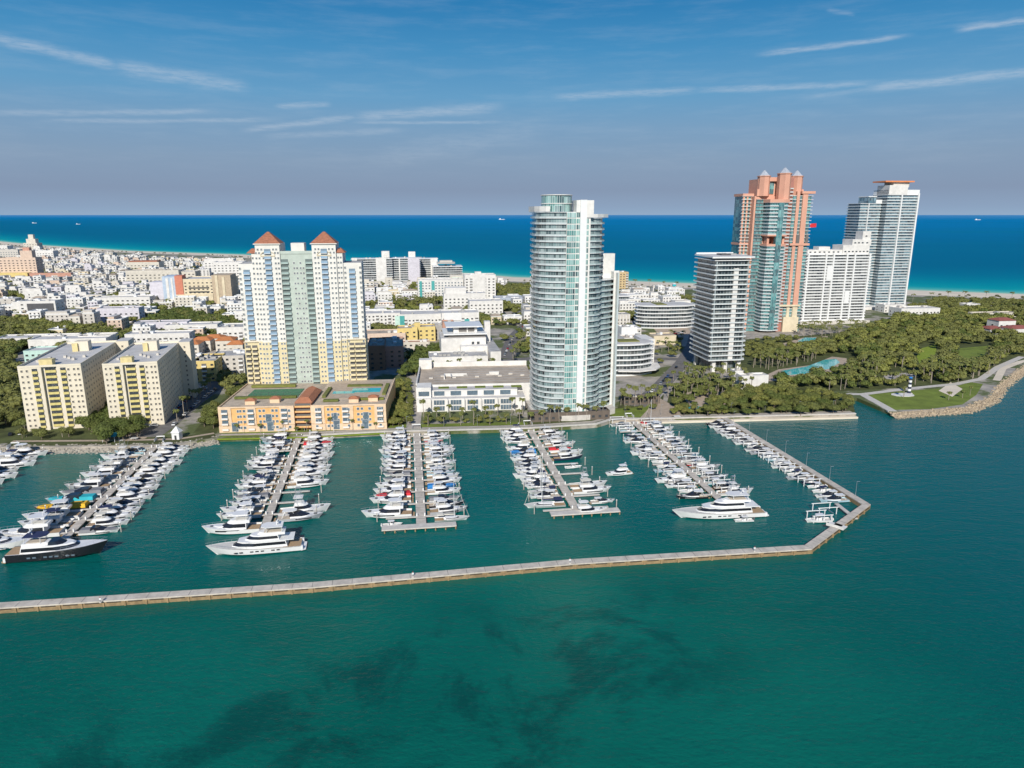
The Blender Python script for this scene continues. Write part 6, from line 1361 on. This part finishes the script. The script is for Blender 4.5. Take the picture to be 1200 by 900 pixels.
def sail(L=13, hm=GEL, sc_col=CANV_N, mh=17):
    r = thing('sailboat', '', 'sailboat'); s = L / 13; h, sh = hull(L, 3.7 * s, 1.35 * s, 1.0 * s, full=.4, flare=.7); fit(r, 'hull', h, hm); fit(r, 'deck', deck(sh, .05, .95, L * .28), DECK); fit(r, 'cockpit', deck(sh, .35, .8, 0, L * .3), TEAK)
    a = (L * .3, L * .72, 2.2 * s, 1.0 * s, 1.55 * s, 1.2, 0, .8); fit(r, 'coachroof', house(*a), GEL); fit(r, 'cabin_window', band(*a, .3, .75), TINT)
    mb = MB(); mb.tube((L * .56, 0, 1.2), (L * .56, 0, mh * s), .11, 6, r2=.07); mb.box(L * .56 - .03, L * .56 + .03, -.9, .9, mh * s * .62, mh * s * .62 + .06); fit(r, 'mast', mb, WHITE)
    mb = MB(); mb.tube((L * .55, 0, 2.3), (L * .18, 0, 2.35), .07, 5); fit(r, 'boom', mb, WHITE); mb = MB(); mb.tube((L * .54, 0, 2.5), (L * .2, 0, 2.5), .2, 6); fit(r, 'furled_sail', mb, sc_col)
    mb = MB(); mb.tube((L * .98, 0, 1.3), (L * .56, 0, mh * s * .97), .05, 4); fit(r, 'furled_jib', mb, CANV_W)
    mb = MB(); mb.tube((0.1, 0, 1.0), (L * .56, 0, mh * s), .02, 3)
    for sg in (-1, 1): mb.tube((L * .54, sg * 1.7 * s, 1.1), (L * .56, sg * .9, mh * s * .62), .02, 3); mb.tube((L * .56, sg * .9, mh * s * .62), (L * .56, 0, mh * s * .98), .02, 3)
    fit(r, 'rigging', mb, METAL)
    fit(r, 'bimini', (lambda m_: (m_.prism(rect(L * .06, L * .27, -1.3 * s, 1.3 * s), 2.7, 2.9, poly2=rect(L * .09, L * .24, -.9 * s, .9 * s)), m_)[1])(MB()), sc_col); return r
def superyacht(L, Bm, label, hm=GEL, tiers=3, dark=False, tender=None):
    r = thing('superyacht', label, 'superyacht'); s = L / 33; h, sh = hull(L, Bm, (4.0 if not dark else 4.6) * s, (2.2 if not dark else 3.0) * s, full=.5, n=16, zc=.4); fit(r, 'hull', h, hm)
    h2 = MB()
    for sg in (-1, 1):
        for k in range(9):
            if k in (2, 6): continue
            x = L * (.22 + .055 * k); y = Bm / 2 * .985; h2.box(x, x + L * .035, sg * y - .06, sg * y + .06, 1.55 * s, 2.0 * s)
    fit(r, 'hull_window', h2, TINT if not dark else BLUEW)
    fit(r, 'main_deck', deck(sh, .06, .93), DECK if not dark else GEL); fit(r, 'aft_deck', deck(sh, -.02, .84, 0, L * .2), TEAK)
    fit(r, 'swim_platform', (lambda m_: (m_.prism([(-L * .05, -Bm * .36), (0, -Bm * .45), (0, Bm * .45), (-L * .05, Bm * .36)], .35 * s, .7 * s), m_)[1])(MB()), TEAK if dark else GEL)
    for sg in (-1, 1): fit(r, 'stern_stair', (lambda m_: (m_.box(-L * .02, .1, sg * Bm * .38 - .5, sg * Bm * .38 + .5, .7 * s, 2.2 * s), m_)[1])(MB()), GEL)
    a = (L * .14, L * .76, Bm * .80, 2.5 * s, 5.0 * s, 3.6 * s, .6, .90); fit(r, 'main_cabin', house(*a), GEL); fit(r, 'cabin_window', band(*a, .38, .82), TINT)
    if tiers > 2:
        b = (L * .22, L * .60, Bm * .66, 5.0 * s, 7.2 * s, 2.6 * s, .5, .88); fit(r, 'upper_deck', (lambda m_: (m_.prism([(L * .07, -Bm * .38), (L * .55, -Bm * .38), (L * .66, -Bm * .2), (L * .66, Bm * .2), (L * .55, Bm * .38), (L * .07, Bm * .38)], 4.95 * s, 5.25 * s), m_)[1])(MB()), GEL)
        fit(r, 'bridge_house', house(*b), GEL); fit(r, 'bridge_window', band(*b, .35, .82), TINT); zt = 7.2
    else:
        zt = 5.0; fit(r, 'bridge_screen', house(L * .42, L * .58, Bm * .6, 5.0 * s, 6.0 * s, 2.0 * s, .2, .85), TINT)
    c = (L * .16, L * .46, Bm * .62, zt * s, (zt + .9) * s, 1.2 * s, 0, .92); fit(r, 'sun_deck', house(*c), GEL)
    fit(r, 'sun_deck_seat', (lambda m_: (m_.box(L * .2, L * .38, -Bm * .22, Bm * .22, (zt + .9) * s, (zt + 1.05) * s), m_)[1])(MB()), SEATC)
    fit(r, 'hardtop', (lambda m_: (m_.prism([(L * .18, -Bm * .3), (L * .36, -Bm * .3), (L * .41, -Bm * .15), (L * .41, Bm * .15), (L * .36, Bm * .3), (L * .18, Bm * .3)], (zt + 2.9) * s, (zt + 3.15) * s), m_)[1])(MB()), CANV_N if dark else GEL)
    mb = MB()
    for x in (.19, .35):
        for y in (-.28, .28): mb.tube((L * x, Bm * y, (zt + .8) * s), (L * (x + .005), Bm * y * .95, (zt + 2.9) * s), .1)
    fit(r, 'hardtop_frame', mb, GEL)
    mb = MB(); mb.tube((L * .25, 0, (zt + 3.1) * s), (L * .23, 0, (zt + 5.2) * s), .16); mb.box(L * .225, L * .245, -1.1, 1.1, (zt + 4.2) * s, (zt + 4.4) * s); mb.cyl(L * .24, .8, (zt + 4.4) * s, (zt + 5.0) * s, .35, .3, 8); fit(r, 'radar_mast', mb, GEL)
    rail(r, sh, L, .55, .9); return r
PROT = {}
def proto(k):
    if k in PROT: c = copy_tree(PROT[k]); return c
    f = {'f': lambda: flybridge(14.5), 'F': lambda: flybridge(13.5, GEL, CANV_N), 'w': lambda: flybridge(14, GEL, CANV_W), 'd': lambda: flybridge(14.5, GELN), 'p': lambda: flybridge(14.5, GELG, GEL),
         's': lambda: express(12.8), 'S': lambda: express(12.8, GELG), 'k': lambda: express(12.8, GELK), 'b': lambda: express(12.5, GELB), 'Y': lambda: express(13, GELK, CANV_Y), 'T': lambda: express(13, GELG, CANV_T), 'U': lambda: express(13.5, CANV_B, CANV_B), 'V': lambda: express(12.5, GEL, CANV_G), 'R': lambda: express(12.5, GEL, CANV_R),
         'c': lambda: console(9.8), 'C': lambda: console(9.8, GELB, GEL, 3), 'B': lambda: console(9.6, GELN, GEL, 2), 'r': lambda: console(9.6, GELR, GEL, 2), 'o': lambda: console(9.8, GEL, CANV_N, 2),
         'n': lambda: fisher(15), 'm': lambda: sail(13), 'M': lambda: sail(12.5, GEL, CANV_W, 16)}[k]
    r = f(); PROT[k] = r; return r
DESC = dict(f='white flybridge yacht', F='white flybridge yacht with navy top', w='white flybridge yacht with cream top', d='navy hulled flybridge yacht', p='grey hulled flybridge yacht', s='white sport cruiser', S='grey hulled sport cruiser', k='black hulled sport cruiser', b='pale blue sport cruiser', Y='black speedboat under yellow cover', T='grey boat under turquoise cover', U='boat wrapped in bright blue cover', V='white boat under grey cover', R='white boat under red cover',
            c='white centre console boat', C='pale blue centre console boat', B='navy centre console boat', r='red centre console boat', o='white centre console with navy top', n='white sportfishing yacht with tower', m='sailboat with navy sail cover', M='sailboat with cream sail cover')
BL = dict(f=14.5, F=13.5, w=14, d=14.5, p=14.5, s=12.8, S=12.8, k=12.8, b=12.5, Y=13, T=13, U=13.5, V=12.5, R=12.5, c=9.8, C=9.8, B=9.6, r=9.6, o=9.8, n=15, m=13, M=12.5)
BK = {}
def berth(key, side, seq, t0, step, ln, jit=.5):
    s, d, n, L, wd = PD[key]; k = BK.get((key, side), 0); ang = math.atan2(n[1] * side, n[0] * side)
    for i, ch in enumerate(seq):
        if ch in '. ': continue
        if ch == 'f' and rnd.random() < .25: ch = rnd.choice('Fwwp')
        if ch == 's' and rnd.random() < .25: ch = rnd.choice('SVbb')
        t_ = t0 + i * step; l_ = ln(t_) if callable(ln) else ln
        o = proto(ch); sc_ = max(.75, min(1.5, l_ / 13.2 * rnd.uniform(.93, 1.07))) * (1.0 if ch not in 'cCBro' else .98)
        a = wd / 2 + 1.3 + rnd.uniform(0, jit)
        o.location = (s[0] + d[0] * t_ + n[0] * side * a, s[1] + d[1] * t_ + n[1] * side * a, 0); o.rotation_euler = (0, 0, ang + rnd.uniform(-.05, .05)); o.scale = (sc_,) * 3
        o['label'] = '%s, %s from shore, %s side, %s' % (DESC[ch], NUM[k], 'left' if side < 0 else 'right', PN[key]); o['group'] = 'boats moored on %s' % PN[key]; k += 1; BK[(key, side)] = k
def fg(n, t0, step, sides=(-1, 1)): return [(t0 + i * step, sd) for i in range(n) for sd in sides]
rnd.seed(8)
pier('A', 'long pale pier running from the yellow slabs to the black superyacht', (-173, 327), (-153.5, 216), fg(10, 8, 10.4))
pier('B', 'long pale pier running from the orange block to a white superyacht', (-108.5, 344), (-88, 228), fg(10, 8, 10.6))
pier('C', 'broad straight pier with a cross shaped end before the car deck', (-49.5, 347), (-32.3, 230.5), fg(9, 10, 12.2), (14, 12.5), 3.6)
pier('D', 'pale pier with a cross shaped end before the tall glass tower', (8.5, 354), (25, 242.5), fg(9, 10, 12.2), (10.5, 16), 3.4)
pier('E', 'straight pier lined with boat lifts before the palm garden', (64.5, 368), (82, 254), fg(9, 10, 12.2), None, 3.0)
pier('O', 'pier at the left edge, mostly outside the picture', (-238, 317), (-222, 210), fg(8, 8, 12))
PD['W'] = ((116, 368), (20 / 119.7, -118 / 119.7), (118 / 119.7, 20 / 119.7), 118, 1.6)
G1 = lambda t_: 14 + t_ * .05
berth('A', -1, 'snsfwsfsTYfFf.', 12, 7.3, lambda t_: 14.5 + t_ * .045)
berth('A', 1, 'sffsfwfsSfdfsfFfs', 9, 5.75, 14.2)
berth('B', -1, 'fsfs.ffpoSfFsVsnf.', 9, 5.8, 14.2)
berth('B', 1, 'sfRwsnfsffsf...', 9, 5.9, 14.4); berth('B', 1, 'n', 101, 6, 16.0); berth('B', 1, 's', 107, 6, 16.5)
berth('C', -1, 'ffSfnsfFfVswf', 8, 6.0, 13.2); berth('C', -1, 'R', 85.5, 6, 14.8); berth('C', -1, 'f', 90, 6, 15.0); berth('C', -1, 'f', 103.5, 6, 16.6)
berth('C', 1, 'sfrsnfScfMsnfUf', 8, 5.4, 12.8); berth('C', 1, 'k', 97, 6, 14.5); berth('C', 1, 'p', 103, 6, 13.5); berth('C', 1, 'V', 91.5, 6, 12.5)
berth('D', -1, 'Fsfs.wUsfSsfnfs', 8, 5.2, 13.2); berth('D', -1, 'ms', 88, 4.6, 12.6); berth('D', -1, 'm', 102, 5, 16.5); berth('D', -1, 's', 82.5, 5, 12)
berth('D', 1, 'kfsSfRnd', 8, 6.0, 12.8); berth('D', 1, 'n', 84, 6, 14.2); berth('D', 1, 'f', 90, 6, 14.8)
berth('E', -1, 'scCBbscSnscosCfsck', 9, 5.8, lambda t_: 12.0 + t_ * .012); berth('E', 1, 'RkfscfssBbVrpcSCkn', 9, 5.7, 12.2)
berth('W', -1, 'kssfssSscsScCcscosBcosb', 7, 4.75, 12.2)
berth('O', 1, 'fFfsfnfks', 8, 7.5, lambda t_: 15.5)
for key, ts, ds in (('A', fg(10, 8, 10.4), 16.5), ('B', fg(10, 8, 10.6), 17), ('C', fg(9, 10, 12.2), 16), ('D', fg(9, 10, 12.2), 16), ('E', fg(9, 10, 12.2), 14.5), ('O', fg(8, 8, 12, (1,)), 17)): piles(key, ts, ds)
for key, x0 in (('A', 15), ('B', 17), ('C', 15), ('D', 15.5)): pass
def place(o, x, y, ang, label=None, sc_=None, z=0):
    o.location = (x, y, z); o.rotation_euler = (0, 0, ang)
    if label: o['label'] = label
    if sc_: o.scale = (sc_,) * 3
o = superyacht(30.5, 7.4, 'long white tri-deck superyacht lying across the pier end before the orange block'); place(o, *G(354, 641, 0), TH + math.pi + R(3)); o.scale = (1, 1, .95)
o = superyacht(35, 7.6, 'largest white superyacht with tinted windows at the end of pier before palm garden'); place(o, *G(892, 602, 0), TH + math.pi + R(-2)); o.scale = (1, 1, .80)
o = superyacht(31, 7.2, 'black hulled superyacht with navy hardtop at the lower left pier end', GELK, 2, True); place(o, *G(13, 656, 0), TH + R(1)); o.scale = (.97, 1.05, 1.1)
o = superyacht(24, 6.2, 'white yacht with navy sun top, cut by the left edge beside the black superyacht', GEL, 2, True); place(o, *G(-50, 646, 0), TH + R(1))
o = flybridge(20); place(o, *G(344, 633, 0), TH + math.pi, 'white flybridge yacht moored just behind the white superyacht, orange block pier, bow left'); o.location = (-84.0, 226.0, 0); o.location = (o.location[0] - 6, 231.5, 0)
o = copy_tree(PROT['f']); place(o, *G(739, 554.5, 0), TH + math.pi + R(10), 'white flybridge yacht under way alone in open basin between two piers', .85); o['group'] = 'boats moving in the basin'
o = console(7.5, GEL, GEL, 1); place(o, *G(882, 610.5, 0), TH + math.pi, 'small white tender floating alongside the largest superyacht')
o = copy_tree(PROT['s']); place(o, *G(150, 519.5, 0), TH, 'white sport cruiser close to the rocks by the turquoise canopy', .9)
o = copy_tree(PROT['S']); place(o, *G(800, 493, 0), TH + math.pi, 'grey hulled cruiser lying along the quay at head of the breakwater arm', .95)
o = copy_tree(PROT['m']); place(o, *G(776, 500, 0), TH + math.pi, 'white sailboat with red trim lying along the quay before the palm garden', .9)
o = copy_tree(PROT['f']); place(o, *G(690, 608, 0), TH , 'white catamaran-like yacht lying behind the pier head before the tall glass tower', .95); o.location = (o.location[0] - 6, o.location[1] + 4.2, 0)
o = sail(13, GEL, CANV_W, 17); place(o, *G(508, 606, 0), TH, 'cream sailboat moored just behind the cross shaped pier end before the car deck'); o.location = (-28.5, 238.5, 0)
for (px, py, tp, lab, an) in ((448, 617, 'c', 'white centre console boat tied inside left arm of the car deck pier head', 0), (676, 596, 's', 'white sport cruiser tied beside the glass tower pier just above its head', 0), (610, 553, 'c', 'small white open boat in a wide slip, glass tower pier', 0)):
    o = copy_tree(PROT[tp]); x, y = G(px, py, 0)
    if tp == 's': x += 6; y += 5
    if lab.startswith('small'): x, y = 24, 294
    place(o, x, y, TH + an, lab, .75)
# boat lifts
def lift(x, y, ang, label):
    r = thing('boat_lift', label, 'boat lift', (x, y, 0), ang, 'white boat lifts')
    for a in (1.5, 8.5):
        for b in (-2.2, 2.2): mb = MB(); mb.box(a - .13, a + .13, b - .13, b + .13, -1, 2.7); mb.obj('post', WHITE, r)
    for b in (-2.2, 2.2): mb = MB(); mb.box(.9, 9.1, b - .12, b + .12, 2.7, 2.95); mb.obj('top_beam', WHITE, r)
    for a in (2.6, 7.4): mb = MB(); mb.box(a - .12, a + .12, -2.0, 2.0, .2, .45); mb.obj('cradle_beam', METAL, r)
def lifts(key, side, ts):
    s, d, n, L, wd = PD[key]
    for k, t_ in enumerate(ts): lift(s[0] + d[0] * t_ + n[0] * side * (wd / 2 + 1.3), s[1] + d[1] * t_ + n[1] * side * (wd / 2 + 1.3), math.atan2(n[1] * side, n[0] * side), 'white four post boat lift, %s from shore, %s side, %s' % (NUM[k], 'left' if side < 0 else 'right', PN[key]))
lifts('E', -1, [3, 15, 61, 84, 90, 96]); lifts('E', 1, [9, 14, 37, 55, 66, 78, 84, 95, 103]); lifts('W', -1, [35.5, 45, 59.3, 64, 73.5, 78, 92.5])
# berth frames and last boat in the breakwater corner
for k, (x, y) in enumerate([(126.5, 247.5), (121.5, 240.5)]): lift(x - 3, y, math.pi + TH, 'white boat lift in the corner of the breakwater, %s one' % ['inner', 'outer'][k])
o = copy_tree(PROT['c']); place(o, 117.5, 239, math.pi + TH, 'white centre console boat in the lift at the breakwater corner', 1.05)
mb = MB(); mb.box(0, 14, -.8, .8, .9, 1.2); o = mb.obj('short_dock', LGREY); o.location = (126.5, 238.5, 0); o.rotation_euler = (0, 0, math.pi * .52); tag(o, 'short side dock beside the lifts in the breakwater corner', 'dock')
mb = MB(); mb.box(-2, 2, -3, 3, 1.7, 1.9); mb.box(-2, -1.8, -3, 3, 1.9, 2.8)
o = mb.obj('loading_platform', W); o.location = (116, 231, 0); o.rotation_euler = (0, 0, R(45)); tag(o, 'white loading platform on the breakwater at its bent corner', 'platform')
# far ships on the horizon, beach kiosk
for px, d_, l_, lab in ((585, 15000, 130, 'small white ship on the horizon left of the tall glass tower'), (52, 9000, 60, 'tiny pale vessel on the sea, upper left'), (102, 8000, 50, 'second tiny pale vessel on the sea, upper left'), (1128, 14000, 120, 'tiny ship on the horizon at far right')):
    x = (px - 600) / F * d_; o = thing('ship', lab, 'ship', (x, d_, 0)); h_, sh_ = hull(l_, l_ * .16, l_ * .09, l_ * .07, 1); h_.obj('hull', WHITE, o); mb = MB(); mb.box(l_ * .1, l_ * .3, -l_ * .06, l_ * .06, l_ * .07, l_ * .19); mb.obj('superstructure', WHITE, o)
x, y = G(790, 336); o = thing('lifeguard_tower', 'small turquoise lifeguard hut on the far beach', 'lifeguard hut', (x, y, 1)); mb = MB(); mb.box(-2.5, 2.5, -2, 2, 2, 5); mb.obj('cabin', CANV_T, o); mb = MB(); mb.prism(rect(-3, 3, -2.6, 2.6), 5, 6.2, poly2=rect(-1, 1, -.5, .5)); mb.obj('roof', WHITE, o)
for a in (-2, 2):
    for b in (-1.5, 1.5): mb = MB(); mb.cyl(a, b, -1, 2, .15); mb.obj('leg', WHITE, o)
# sanity: labels must differ
seenl = {}
for o in bpy.data.objects:
    if o.parent is None and 'label' in o:
        if not o['label'] or o['label'] in seenl: print('DUP/EMPTY', o.name, repr(o['label']))
        seenl[o['label']] = 1; nw = len(o['label'].replace('-', ' ').split())
        if nw > 16 or nw < 4: print('LEN', nw, o['label'])
print('objects', len(bpy.data.objects))
